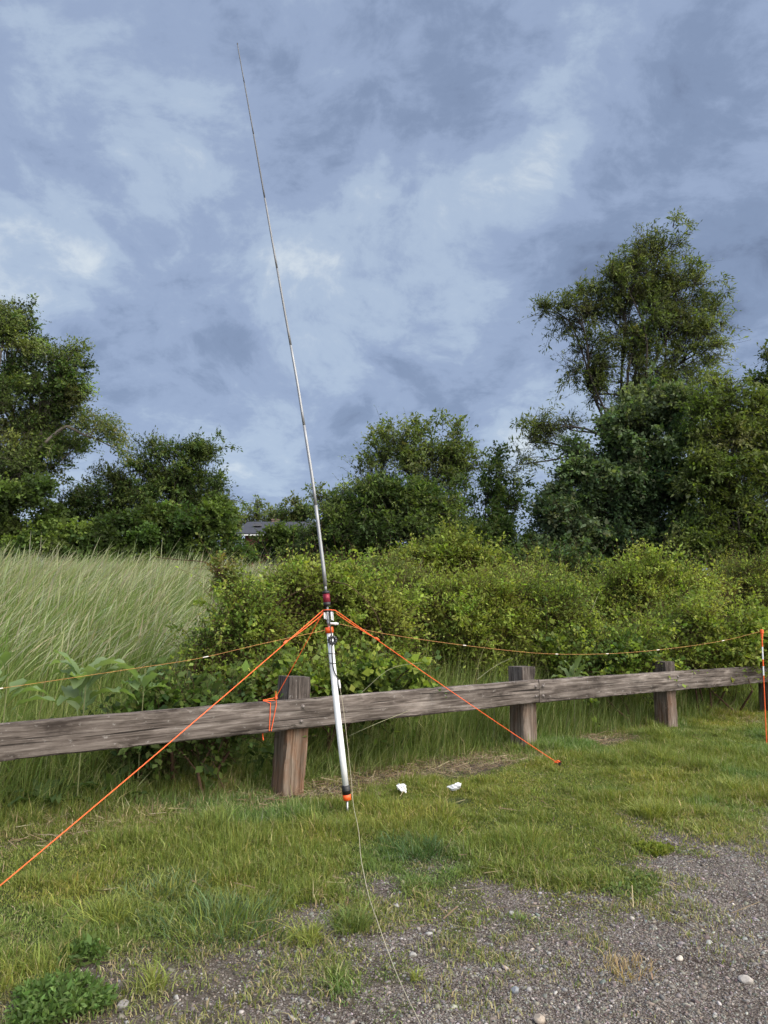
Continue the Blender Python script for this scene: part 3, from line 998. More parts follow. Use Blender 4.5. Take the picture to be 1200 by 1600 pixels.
plant('vine_thicket', 'wide vine-covered thicket in front of the ragged dark tree', 'thicket', (240, 20),
      [(190, 835, 62, 38), (250, 830, 60, 45), (318, 805, 40, 42), (330, 842, 36, 26), (150, 850, 50, 25), (180, 872, 70, 22), (270, 875, 75, 24), (350, 874, 50, 22)],
      0.075, MIDG + DARK[:1], dens=1.2, clump=17, asp=0.85, nl=9, twig=0.22, trunk_r=0.06, seed=12, stems=3, fork=0.3, spiky=0.05, part_names=('stem', 'foliage'), up=0.1)
plant('tree', 'yellow-green rounded small tree at the right end of the vine thicket', 'tree', (350, 24),
      [(342, 800, 22, 30), (352, 822, 14, 18)],
      0.10, YELG[2:] + OLIV, dens=0.9, clump=12, asp=0.5, nl=10, twig=0.35, trunk_r=0.08, seed=14, fork=0.4)
# --- far group behind the house
plant('tree', 'pale distant airy tree just above the dark house roof', 'tree', (405, 62),
      [(400, 795, 22, 17, 0, 0.6), (420, 808, 25, 14, 0, 0.9), (385, 812, 16, 12, 0, 0.9)], 0.24, OLIV, dens=0.6, clump=7, asp=0.5, nl=8, twig=1.0, trunk_r=0.2, seed=21, fork=0.4)
plant('tree', 'rounded distant tree above the right end of the house roof', 'tree', (455, 58),
      [(455, 797, 25, 22), (440, 810, 22, 15), (478, 810, 18, 15)], 0.22, DARK[1:] + OLIV[2:], dens=0.9, clump=8, asp=0.5, nl=8, twig=0.8, trunk_r=0.2, seed=22, fork=0.4)
plant('tree', 'thin distant tree standing right behind the whip', 'tree', (505, 50),
      [(500, 772, 22, 16, 0, 0.5), (520, 785, 24, 25, 0, 0.8), (545, 765, 20, 22, 0, 0.7)], 0.2, OLIV, dens=0.6, clump=8, asp=0.5, nl=8, twig=0.8, trunk_r=0.2, seed=23, fork=0.4)
plant('tree', 'distant hedge-like row tree filling the gap left of the house', 'tree', (372, 66),
      [(375, 822, 30, 14), (350, 815, 20, 16)], 0.24, DARK[1:], dens=0.9, clump=8, asp=0.5, nl=8, twig=0.7, trunk_r=0.2, seed=24, fork=0.3)
plant('bush', 'dark leafy bush in front of the house roof', 'bush', (435, 26),
      [(438, 846, 34, 20), (465, 852, 40, 22), (398, 856, 28, 14), (415, 850, 20, 12), (372, 857, 26, 13), (432, 838, 20, 14), (455, 832, 22, 14), (470, 838, 24, 16), (485, 842, 24, 18), (440, 838, 22, 12), (430, 876, 55, 20), (490, 880, 45, 22)],
      0.08, MIDG + DARK[:2], dens=0.95, clump=12, asp=0.7, nl=9, twig=0.28, trunk_r=0.05, seed=26, stems=3, fork=0.3, part_names=('stem', 'foliage'))
# --- middle group
plant('tree', 'airy open-crowned tree with spiky shoots right of the whip', 'tree', (665, 25),
      [(625, 695, 45, 34, 0, 0.55), (690, 700, 48, 40, 0, 0.55), (665, 740, 62, 45, 0, 0.7), (715, 735, 30, 50, 0, 0.55), (600, 730, 32, 30, 0, 0.7), (650, 670, 28, 16, 0, 0.4), (565, 745, 18, 18, 0, 0.5)],
      0.10, OLIV, dens=0.75, clump=16, asp=0.45, nl=9, twig=0.6, up=0.8, wind=0.15, trunk_r=0.13, seed=31, fork=0.3, spiky=0.25, stems=2, sprays=60, spray_len=1.0)
plant('tree', 'low dense dark tree with wind-swept layers right of the whip', 'tree', (600, 19.5),
      [(600, 790, 62, 40), (660, 800, 55, 45), (555, 810, 50, 42), (610, 840, 95, 45), (530, 845, 35, 40), (690, 835, 36, 42), (590, 762, 36, 20), (500, 850, 25, 35)],
      0.085, DARK + MIDG[:2], dens=1.25, clump=18, asp=0.42, nl=12, twig=0.45, up=0.05, droop=0.35, wind=0.6, trunk_r=0.13, seed=33, stems=3, fork=0.3, stretch=1.5, sprays=60, spray_len=1.0)
plant('tree', 'narrow dark upright tree standing against bright sky', 'tree', (778, 22),
      [(775, 745, 16, 38, 0, 0.6), (780, 790, 28, 35, 0, 0.8), (757, 765, 16, 28, 0, 0.55), (805, 775, 18, 30, 0, 0.5), (775, 712, 8, 20, 0, 0.5), (765, 830, 35, 30, 0, 0.8), (735, 800, 18, 40, 0, 0.6)],
      0.09, DARK, dens=0.62, clump=9, asp=0.5, nl=9, twig=0.4, up=0.9, wind=0.1, trunk_r=0.10, seed=35, fork=0.3, spiky=0.3, stems=2, sprays=24, spray_len=0.8)
plant('bush', 'dark undergrowth bush beneath the narrow upright tree', 'bush', (770, 19),
      [(760, 860, 50, 40), (810, 850, 45, 45), (720, 870, 35, 35), (840, 870, 40, 40)],
      0.09, DARK, dens=0.95, clump=16, asp=0.5, nl=10, twig=0.35, trunk_r=0.05, seed=37, stems=3, fork=0.3, part_names=('stem', 'foliage'))
# --- right group
plant('tree', 'tallest tree, drooping willow-like crown high above the right shrubs', 'tree', (1020, 21),
      [(1010, 420, 60, 45, 0, 0.7), (1045, 375, 30, 28, 0, 0.45), (960, 450, 60, 45, 0, 0.8), (1060, 460, 58, 55, 0, 0.8), (900, 490, 45, 30, 0, 0.7), (865, 480, 28, 22, 0, 0.6), (1000, 510, 70, 50, 0, 0.9),
       (920, 560, 42, 50, 0, 0.65), (1085, 540, 48, 60, 0, 0.75), (1120, 490, 24, 35, 0, 0.5), (1000, 590, 60, 50, 0, 0.6), (1060, 620, 60, 50, 0, 0.8), (940, 600, 25, 35, 0, 0.5), (1010, 380, 25, 22, 0, 0.4),
       (850, 670, 34, 24, 0, 0.65), (825, 685, 22, 26, 0, 0.55), (880, 655, 26, 14, 0, 0.5), (810, 720, 14, 26, 0, 0.4)],
      0.10, [(0.095, 0.12, 0.040), (0.125, 0.15, 0.052), (0.07, 0.095, 0.032)], dens=0.85, clump=13, asp=0.28, nl=12, twig=0.5, up=0.45, droop=0.4, wind=0.3, trunk_r=0.11, seed=41, fork=0.55, spiky=0.2, spread=0.7, sprays=70, spray_len=0.75)
plant('tree', 'broad dense tree with soft blue-green leaves under the tallest tree', 'tree', (985, 17.5),
      [(990, 680, 60, 42), (930, 715, 48, 45), (1040, 700, 48, 70), (980, 760, 75, 60), (900, 770, 50, 50), (1040, 790, 50, 60), (870, 815, 35, 45), (950, 835, 80, 50), (1000, 640, 40, 26), (1050, 640, 45, 35), (890, 860, 55, 40), (1030, 860, 70, 45)],
      0.078, BLUG, dens=1.45, clump=19, asp=0.6, nl=10, twig=0.36, up=0.2, wind=0.25, trunk_r=0.16, seed=43, stems=3, fork=0.3, sprays=60, spray_len=1.0)
plant('tree', 'olive-green spreading tree filling the right edge of the picture', 'tree', (1150, 16),
      [(1130, 690, 48, 40, 0, 0.8), (1180, 680, 45, 42), (1110, 740, 50, 45), (1170, 760, 55, 55), (1130, 810, 60, 50), (1200, 830, 50, 60), (1100, 640, 26, 30, 0, 0.55), (1230, 720, 50, 80), (1090, 850, 50, 40), (1160, 870, 70, 30), (1150, 635, 38, 36, 0, 0.7), (1120, 600, 26, 28, 0, 0.5), (1185, 640, 34, 30, 0, 0.8)],
      0.078, OLIV + YELG[2:], dens=1.2, clump=17, asp=0.38, nl=12, twig=0.38, up=0.2, wind=0.35, trunk_r=0.14, seed=45, stems=3, fork=0.3, spiky=0.15, sprays=60, spray_len=1.0)
plant('tree', 'tall dark tree just showing at the right edge behind the olive-green tree', 'tree', (1215, 22),
      [(1195, 605, 28, 32, 0, 0.7), (1215, 570, 30, 25, 0, 0.6), (1240, 640, 60, 50)],
      0.11, DARK + MIDG[:1], dens=0.8, clump=13, asp=0.5, nl=10, twig=0.4, trunk_r=0.14, seed=47, fork=0.5)
# --- shrubs behind the fence
SH = dict(sprays=26, leaf=0.040, asp=0.55, nl=12, twig=0.34, trunk_r=0.035, part_names=('stem', 'foliage'), stems=4, fork=0.25, spiky=0.30, wind=0.2, up=0.75, cvar=0.13, bark=M_TWIG, cat='shrub')
def shrub(label, base, blobs, cols, seed, **k):
    if 'leaf' not in k: k['leaf'] = (0.031, 0.038, 0.034, 0.044)[seed % 4]; k['asp'] = (0.5, 0.65, 0.6, 0.4)[seed % 4]
    d = dict(SH); d.update(k)
    blobs = [(b[0], b[1], b[2] * 1.12, b[3] * 1.15) + tuple(b[4:]) for b in blobs]
    plant('shrub', label, d.pop('cat'), base, blobs, d.pop('leaf'), cols, seed=seed, **d)
shrub('pale yellow-green shrub with upright shoots in front of the dark tree', (700, 14.5), [(700, 860, 45, 32), (660, 890, 42, 32), (735, 890, 42, 35), (700, 910, 70, 35), (800, 905, 38, 28)], YELG, 51, leaf=0.06, clump=15, dens=0.8)
shrub('arching green bramble mound behind the red coil', (500, 8.9), [(470, 935, 72, 38), (540, 930, 62, 36), (600, 960, 50, 45), (430, 970, 62, 40), (520, 1000, 75, 42), (470, 1040, 70, 46), (570, 1040, 60, 46), (520, 1070, 60, 36)], SHRB, 53, clump=20, dens=1.1)
shrub('mixed green bramble spilling toward the meadow left of the mast', (380, 8.3), [(374, 950, 28, 38, 0, 0.7), (390, 985, 52, 40), (338, 1020, 32, 26, 0, 0.6), (362, 1035, 62, 36, 0, 0.7), (410, 1050, 42, 36), (360, 1075, 55, 30), (315, 1055, 34, 26, 0, 0.6)], SHRB + MIDG[:1], 54, clump=18, dens=1.1)
shrub('rounded yellow-green shrub behind the rail mid-way between two posts', (700, 10.0), [(690, 950, 55, 34), (740, 940, 50, 32), (650, 985, 45, 38), (720, 990, 66, 38), (780, 960, 40, 36), (690, 1035, 50, 26), (750, 1030, 50, 26)], SHRB + YELG[:1], 55, clump=20, dens=1.15)
shrub('large bright green shrub rising highest behind the two right posts', (985, 12), [(1000, 915, 62, 36), (950, 940, 56, 36), (1060, 925, 55, 34), (1000, 965, 85, 42), (930, 985, 55, 38)], SHRB, 57, clump=20, dens=1.15)
shrub('low green shrub directly behind the second post', (840, 10.2), [(820, 950, 48, 36), (870, 960, 45, 38), (850, 1000, 58, 32), (790, 1000, 38, 38), (910, 1010, 40, 32), (880, 1035, 50, 22), (940, 1030, 45, 24)], SHRB + MIDG[:2], 58, clump=20, dens=1.15)
shrub('leafy shrub hanging over the rail beside the third post', (1080, 11), [(1060, 990, 56, 36), (1120, 980, 56, 42), (1010, 1010, 50, 38), (1090, 1030, 56, 24), (1150, 1020, 40, 30), (960, 1025, 36, 28)], SHRB + MIDG[:1], 59, clump=19, dens=1.15)
shrub('low leafy shrub crowding the right rail between third post and stake', (1120, 10.9), [(1080, 1025, 45, 22), (1130, 1020, 45, 24), (1175, 1010, 40, 28), (1210, 1000, 40, 30)], SHRB + YELG[:1], 65, clump=15, dens=1.1, leaf=0.04, asp=0.8)
shrub('low bramble with round leaves right behind the first post and mast', (520, 7.4), [(500, 1075, 40, 26), (560, 1080, 45, 24), (610, 1075, 36, 20, 0, 0.7), (420, 1085, 30, 20, 0, 0.7)], MIDG + SHRB[:2], 69, clump=15, dens=0.9, leaf=0.05, asp=0.8, spray_len=0.45)
shrub('low dark bramble under the rail left of the first post', (300, 6.35), [(280, 1130, 50, 26, 0, 0.7), (350, 1125, 45, 26, 0, 0.7), (230, 1150, 45, 22, 0, 0.5)], MIDG + DARK[1:], 70, clump=15, dens=0.8, leaf=0.05, asp=0.7, spray_len=0.45)
shrub('low leafy shrub at the back of the rail between the second and third posts', (950, 9.9), [(900, 1040, 40, 20), (950, 1035, 45, 24), (995, 1030, 40, 24), (860, 1030, 36, 20)], MIDG + SHRB[:2], 66, clump=15, dens=1.1, leaf=0.042, asp=0.8)
shrub('feathery pale green shrub between the bright shrub and the mid-rail shrub', (880, 12.5), [(870, 925, 50, 32), (905, 945, 50, 36), (830, 925, 46, 32), (790, 925, 50, 30)], YELG + SHRB[:2], 67, clump=16, dens=1.1, leaf=0.045, asp=0.3)
shrub('soft green shrub filling the gap right of the arching bramble', (620, 10.5), [(620, 925, 50, 34), (650, 945, 46, 34), (590, 915, 36, 24), (600, 1000, 45, 40)], SHRB + OLIV[:2], 68, clump=16, dens=1.1, leaf=0.04, asp=0.4)
shrub('olive shrub at the right edge below the spreading tree', (1160, 13), [(1130, 925, 52, 36), (1185, 905, 45, 34), (1170, 950, 66, 42), (1220, 940, 45, 50)], SHRB[:3] + OLIV[:1], 60, clump=18, dens=1.1)
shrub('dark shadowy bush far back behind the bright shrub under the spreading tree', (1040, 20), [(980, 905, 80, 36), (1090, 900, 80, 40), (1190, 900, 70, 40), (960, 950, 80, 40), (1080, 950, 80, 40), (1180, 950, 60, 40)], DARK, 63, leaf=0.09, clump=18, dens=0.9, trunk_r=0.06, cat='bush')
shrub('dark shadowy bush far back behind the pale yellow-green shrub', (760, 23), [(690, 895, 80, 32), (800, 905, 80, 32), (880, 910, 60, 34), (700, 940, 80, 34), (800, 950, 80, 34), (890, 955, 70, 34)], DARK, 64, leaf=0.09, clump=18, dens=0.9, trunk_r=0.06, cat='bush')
shrub('dark green shrub in the dip behind the arching bramble', (830, 15), [(770, 900, 42, 30), (850, 895, 42, 36), (905, 905, 35, 28)], DARK[1:] + BLUG[:2], 61, leaf=0.055, clump=15, dens=0.9)


# ------------------------------------------------------------------ broad-leaved plants
def broad_leaf(mb_v, mb_f, mb_c, base, az, L, W, rise, arch, c):
    K = 8
    d = np.array([math.cos(az), math.sin(az), 0]); s = np.array([-math.sin(az), math.cos(az), 0])
    b0 = len(mb_v)
    for k in range(K + 1):
        t = k / K
        w = W * (math.sin(math.pi * min(1, t * 0.93 + 0.04)) ** 0.8) * (0.18 if t < 0.16 else 1)
        ang = rise - arch * t
        if k == 0: p = np.array(base, float)
        else: p = p + (d * math.cos(ang) + np.array([0, 0, math.sin(ang)])) * L / K
        wav = 0.012 * math.sin(t * 17 + az * 3)
        mb_v += [p + s * w / 2 + np.array([0, 0, w * 0.22 + wav]), p, p - s * w / 2 + np.array([0, 0, w * 0.22 - wav])]
    for k in range(K):
        a = b0 + k * 3
        mb_f += [(a, a + 1, a + 4, a + 3), (a + 1, a + 2, a + 5, a + 4)]
        mb_c += [c, c * 0.92]


def dock(label, px, py, n, L, W, cols=((0.10, 0.16, 0.055), (0.13, 0.19, 0.07)), seed=0, rise=1.0, D=None, lift=0.0, group=None, name='dock_plant'):
    r = np.random.default_rng(seed)
    b = gpt(px, py) if D is None else None
    if D is not None:
        b = at(px, py, D); 
        g = float(height(b[0], b[1]))
    v, f, c = [], [], []
    g = float(height(b[0], b[1]))
    root = empty(name, (b[0], b[1], g))
    tag(root, label, 'plant', group)
    if D is not None: lift = max(0.1, float(b[2]) - g + 0.02)
    st = MB()
    for i in range(n):
        az = 2 * math.pi * (i / n) + r.normal(0, 0.3)
        cc = np.array(cols[r.integers(len(cols))]) * math.exp(r.normal(0, 0.12))
        stem_h = lift * (r.uniform(0.72, 1.08) if D is not None else r.uniform(0.3, 1.0))
        bb = np.array([b[0], b[1], g]) + np.array([math.cos(az) * 0.02 + r.normal(0, 0.02), math.sin(az) * 0.02, stem_h])
        broad_leaf(v, f, c, bb, az, L * r.uniform(0.65, 1.15), W * r.uniform(0.75, 1.15), rise * r.uniform(0.6, 1.25), r.uniform(0.9, 1.9), cc)
    link_mesh('foliage', np_mesh('foliage', np.array(v), np.array(f), np.array(c), True), M_LEAF, root)
    st.tube([(b[0], b[1], g - 0.02), (b[0] + 0.01, b[1], g + lift * 0.6 + 0.05), (b[0] + 0.02, b[1], g + lift + 0.08)], [0.006, 0.005, 0.003], 6)
    st.build('stem', M_LEAFSTEM, root)


M_LEAFSTEM = plain('green_stem', (0.16, 0.17, 0.07), 0.6, 0, 0.2, 30)
GD = 'broad-leaved dock plants'
dock('tall dock plant with big pale leaves above the rail on the left', 130, 1075, 15, 0.37, 0.15, rise=1.3, seed=1, D=5.75, lift=0.55, cols=((0.20, 0.28, 0.125), (0.23, 0.30, 0.15)))
dock('dock plant half cut off at the left edge above the rail', 8, 1060, 9, 0.34, 0.14, seed=2, D=5.45, lift=0.5, rise=1.3, cols=((0.20, 0.28, 0.125), (0.17, 0.24, 0.10)))
dock('single dock plant standing between the left docks and the first post', 222, 1065, 7, 0.32, 0.13, seed=3, D=6.1, lift=0.45, cols=((0.18, 0.26, 0.115),))
dock('dark dock rosette on the ground under the rail, leftmost', 75, 1268, 14, 0.40, 0.085, seed=4, rise=1.15, cols=((0.075, 0.12, 0.04), (0.10, 0.15, 0.05)))
dock('narrow-leaved dock rosette under the rail between the left edge and first post', 172, 1256, 13, 0.36, 0.055, seed=5, rise=1.35, cols=((0.075, 0.12, 0.04), (0.10, 0.15, 0.05)))
dock('low broad-leaved plant under the rail right of the mast', 610, 1180, 10, 0.34, 0.09, seed=6, rise=1.1, cols=((0.06, 0.10, 0.03),))
dock('upright dock plant with a leafy tip above the second rail', 895, 1060, 9, 0.30, 0.08, seed=7, D=9.1, lift=0.75, rise=1.5, cols=((0.16, 0.22, 0.09),))
dock('small dark dock rosette at the foot of the third post', 1003, 1122, 8, 0.28, 0.05, seed=8, rise=1.0, cols=((0.05, 0.085, 0.03),))
dock('small pale weed with a few leaves right of the third post', 1105, 1112, 5, 0.16, 0.06, seed=9, rise=1.2, lift=0.2, cols=((0.15, 0.19, 0.06),))
dock('broad-leaved plant behind the rail close to the second post', 770, 1085, 9, 0.32, 0.08, seed=10, D=8.2, lift=0.45, cols=((0.11, 0.17, 0.06),))
dock('dark leafy weed pushing through the lawn left of the first post', 330, 1222, 9, 0.30, 0.085, seed=12, rise=1.0, cols=((0.07, 0.11, 0.04),))


def weed_clump(label, px, py, R, n, cols, leaf=0.035, seed=0, hgt=0.10, asp=0.4):
    """low cushion of many small leaves"""
    global rng
    rng = np.random.default_rng(seed)
    b = gpt(px, py)
    m = n
    a = rng.uniform(0, 6.28, m); r = np.sqrt(rng.uniform(0, 1, m)) * R * (1 + 0.25 * np.sin(a * 3 + seed))
    O = np.stack([b[0] + r * np.cos(a), b[1] + r * np.sin(a) * 0.9, np.zeros(m)], -1)
    O[:, 2] = height(O[:, 0], O[:, 1])
    H = hgt * (1 - 0.6 * (r / R / 1.25) ** 2)
    D = norm(np.stack([np.cos(a) * r / R * 0.7, np.sin(a) * r / R * 0.7, np.ones(m)], -1) + rng.normal(0, 0.3, (m, 3)))
    C = palette(m, cols)
    V, Q, CC = leaves_on_twigs(O, D, H, 7, leaf, asp, C, 0.1, 0.006, 0.7)
    root = tag(link_mesh('weed_clump', np_mesh('weed_clump', V, Q, CC), M_LEAF), label, 'weed')


weed_clump('bushy dark green weed cushion in the bottom left corner', 88, 1575, 0.15, 420, [(0.085, 0.145, 0.038), (0.11, 0.17, 0.05)], 0.024, 70, 0.08)
weed_clump('smaller dark weed tuft just above the bottom-left cushion', 130, 1500, 0.07, 70, [(0.09, 0.145, 0.04)], 0.026, 71, 0.07)
weed_clump('green clover mat at the lawn edge on the right', 965, 1378, 0.24, 260, [(0.11, 0.15, 0.05), (0.13, 0.17, 0.055)], 0.014, 75, 0.014, 0.8)
weed_clump('yellow-green moss-like patch beside the bright grass tuft on the right', 1020, 1327, 0.11, 220, [(0.15, 0.18, 0.03)], 0.015, 76, 0.02, 0.9)


def grass_tuft(label, px, py, R, n, H, cols, seed):
    global rng
    rng = np.random.default_rng(seed)
    b = gpt(px, py)
    a = rng.uniform(0, 6.28, n); r = np.sqrt(rng.uniform(0, 1, n)) * R * (1 + 0.45 * np.sin(a * 2 + seed) * np.sin(a * 3 + 2 * seed)) + rng.normal(0, 0.12 * R, n)
    P = np.stack([b[0] + r * np.cos(a), b[1] + r * np.sin(a), np.zeros(n)], -1); P[:, 2] = height(P[:, 0], P[:, 1]) - 0.005
    V, Q, C = blades(P, H * np.exp(rng.normal(0, 0.25, n)), rng.uniform(0.003, 0.006, n), a + rng.normal(0, 1.3, n), np.abs(0.35 + 0.7 * r / R + rng.normal(0, 0.25, n)), palette(n, cols), 4)
    tag(link_mesh('grass_tuft', np_mesh('grass_tuft', V, Q, C), M_GRASS), label, 'grass tuft')


BT = [(0.085, 0.145, 0.055), (0.11, 0.17, 0.07), (0.14, 0.18, 0.07)]
grass_tuft('coarse blue-green grass patch at the lower edge of the lawn, left of the ground wire', 345, 1440, 0.30, 1100, 0.085, BT + G_LAWN[:2], 90)
grass_tuft('coarse dark grass tuft at the lawn edge right of the ground wire', 655, 1330, 0.22, 600, 0.075, BT[:1] + [(0.06, 0.11, 0.03)], 91)
grass_tuft('coarse grey-green grass patch sprawling over bare soil left of the coarse blue-green patch', 265, 1395, 0.22, 500, 0.07, BT[1:] + G_LAWN[1:3], 92)
YT = [(0.24, 0.27, 0.06), (0.30, 0.31, 0.09), (0.18, 0.22, 0.05)]
grass_tuft('bright yellow-green grass tuft at the lawn edge on the right', 1025, 1277, 0.14, 500, 0.13, YT, 80)
grass_tuft('bright yellow-green grass tuft further back near the right edge', 1145, 1238, 0.15, 400, 0.12, YT, 81)
grass_tuft('low straw-yellow grass patch on the gravel near the right edge', 1115, 1295, 0.30, 900, 0.05, YT + [(0.36, 0.32, 0.15)], 82)
grass_tuft('yellowish grass tuft at the lower left by the bare soil', 170, 1440, 0.13, 420, 0.11, YT[:1] + [(0.16, 0.2, 0.05)], 83)
grass_tuft('small bright grass tuft on bare soil at the bottom left', 240, 1540, 0.06, 110, 0.08, YT, 84)
grass_tuft('small yellowish grass tuft left of the ground wire on the gravel', 483, 1470, 0.07, 180, 0.07, YT, 85)
grass_tuft('green grass tuft beside the ground wire on the gravel', 550, 1450, 0.10, 300, 0.07, [(0.10, 0.15, 0.035), (0.16, 0.19, 0.05)], 86)
grass_tuft('tiny grass tuft on the gravel right of the ground wire', 648, 1530, 0.022, 40, 0.05, YT, 87)
grass_tuft('sparse dried grass tuft lying on the gravel at lower right', 975, 1515, 0.11, 150, 0.035, [(0.36, 0.27, 0.15)], 88)

# stray long grass stems, twigs and canes leaning out of the shrubs
M_PALESTEM = plain('pale_stem', (0.30, 0.30, 0.17), 0.8, 0, 0.2, 10)
def stray(label, pts, r=0.0025, mat=None, nm='stray_stem'):
    mb = MB(); mb.tube(spline([at(*p) for p in pts], 6), list(np.linspace(r, r * 0.5, 6 * (len(pts) - 1) + 1)), 5)
    tag(mb.build(nm, mat or M_PALESTEM), label, 'stem')
stray('long pale grass stem arching up right of the mast behind the rail', [(565, 1082, 6.9), (610, 1045, 6.9), (660, 1035, 7.0)])
stray('pale broken stem low under the rail right of the mast', [(545, 1150, 6.6), (590, 1130, 6.5), (640, 1110, 6.7)])
stray('bare grey twig sticking up above the bright shrub on the right', [(922, 960, 10.6), (930, 940, 10.6), (938, 922, 10.6)], 0.005)
stray('bare reddish cane reaching left over the meadow grass', [(400, 960, 8.2), (352, 905, 8.2), (325, 880, 8.2), (270, 874, 8.3), (240, 870, 8.3)], 0.006, M_TWIG, 'bramble_cane')
stray('dark arching cane over the bramble mound left of the red coil', [(400, 962, 8.2), (445, 935, 8.15), (485, 915, 8.1), (505, 912, 8.1)], 0.0055, M_TWIG, 'bramble_cane')
stray('dark arching cane dropping over the bramble mound right of the red coil', [(520, 908, 8.1), (550, 918, 8.0), (585, 955, 7.95), (600, 1000, 7.9)], 0.0055, M_TWIG, 'bramble_cane')
stray('thin pale stem crossing the green shrub near the second post', [(745, 1062, 7.9), (775, 1040, 7.9), (800, 1028, 7.9)], 0.003)
shrub('small reddish leafy shoot on the bare cane at the meadow edge', (352, 8.25), [(340, 893, 8, 16), (358, 912, 9, 11)], [(0.17, 0.14, 0.045), (0.15, 0.19, 0.045)], 62, sprays=3, spray_len=0.2, clump=9, dens=0.7, trunk_r=0.01, leaf=0.04, stems=1, cat='shoot')

# ------------------------------------------------------------------ house far behind
def build_house():
    D = 44.0
    lo = at(380, 836, D)
    zr = lo[2]; g = float(height(lo[0], D))
    root = tag(empty('house', (lo[0] + 5, D + 3, g)), 'low house with dark grey roof and brick chimney far beyond the meadow', 'house')
    x0 = lo[0]; x1 = at(560, 836, D)[0]; y0 = D; y1 = D + 8
    w = MB(); w.box(((x0 + x1) / 2, (y0 + y1) / 2, (g - 0.5 + zr - 0.05) / 2), (x1 - x0 - 0.2, y1 - y0, zr - 0.05 - g + 0.5))
    w.build('wall', plain('brick_wall', (0.16, 0.055, 0.045), 0.9, 0, 0.25, 4), root)
    zt = at(400, 818, D + 4)[2]
    r = MB()
    th = 0.12
    ym = (y0 + y1) / 2
    prof = [(y0 - 0.5, zr - 0.05), (ym, zt), (y1 + 0.5, zr - 0.05), (y1 + 0.5, zr - 0.05 + th), (ym, zt + th), (y0 - 0.5, zr - 0.05 + th)]
    xa, xb = x0 - 0.5, x1 + 0.5
    v = [(xa, y, z) for y, z in prof] + [(xb, y, z) for y, z in prof]
    r.add(v, [(0, 1, 4, 5), (1, 2, 3, 4), (11, 10, 7, 6), (10, 9, 8, 7)] + [(i, i + 6, (i + 1) % 6 + 6, (i + 1) % 6) for i in range(6)])
    roof = r.build('roof', plain('shingle', (0.030, 0.032, 0.044), 0.85, 0, 0.25, 6), root)
    f = MB(); f.box(((xa + xb) / 2, y0 - 0.53, zr - 0.06), (xb - xa, 0.05, 0.08)); f.build('gutter', plain('white_trim', (0.6, 0.6, 0.6), 0.5), root)
    gb = MB(); gb.add([(x0 + 0.08, y0, zr), (x0 + 0.08, y1, zr), (x0 + 0.08, ym, zt - 0.1), (x0 + 0.02, y0, zr), (x0 + 0.02, y1, zr), (x0 + 0.02, ym, zt - 0.1)], [(0, 1, 2), (5, 4, 3), (0, 3, 4, 1), (1, 4, 5, 2), (2, 5, 3, 0)])
    gb.build('gable', plain('brick_gable', (0.2, 0.06, 0.05), 0.9, 0, 0.2, 4), root)
    wn = MB(); c = at(398, 840, D)
    wn.box((c[0] + 0.8, y0 - 0.04, zr - 0.75), (1.1, 0.06, 0.8)); wn.build('window', plain('dark_glass', (0.02, 0.025, 0.03), 0.1), root)
    cp = MB(); cc = at(430, 812, D + 4)
    cp.box((cc[0], D + 4.2, zt - 0.12), (0.45, 0.45, 0.7)); cp.box((cc[0], D + 4.2, zt + 0.26), (0.52, 0.52, 0.07))
    cp.build('chimney', plain('chimney_brick', (0.15, 0.10, 0.08), 0.9, 0, 0.25, 8), roof)
    vn = MB(); p = at(402, 826, D + 1.7); zz = zr + (zt - zr) * (2.2 / 4.5) + 0.12
    vn.box((p[0], D + 1.7, zz + 0.1), (0.5, 0.35, 0.15)); vn.build('vent', plain('vent_metal', (0.08, 0.08, 0.09), 0.6), roof)


build_house()


# ------------------------------------------------------------------ timber fence
WOOD_X = wood_mat('weathered_rail', 0)
WOOD_Z = [wood_mat('weathered_post', 2, t) for t in (0.75, 0.4)]
M_BOLT = plain('bolt_steel', (0.16, 0.14, 0.13), 0.55, 0.7, 0.3, 60)


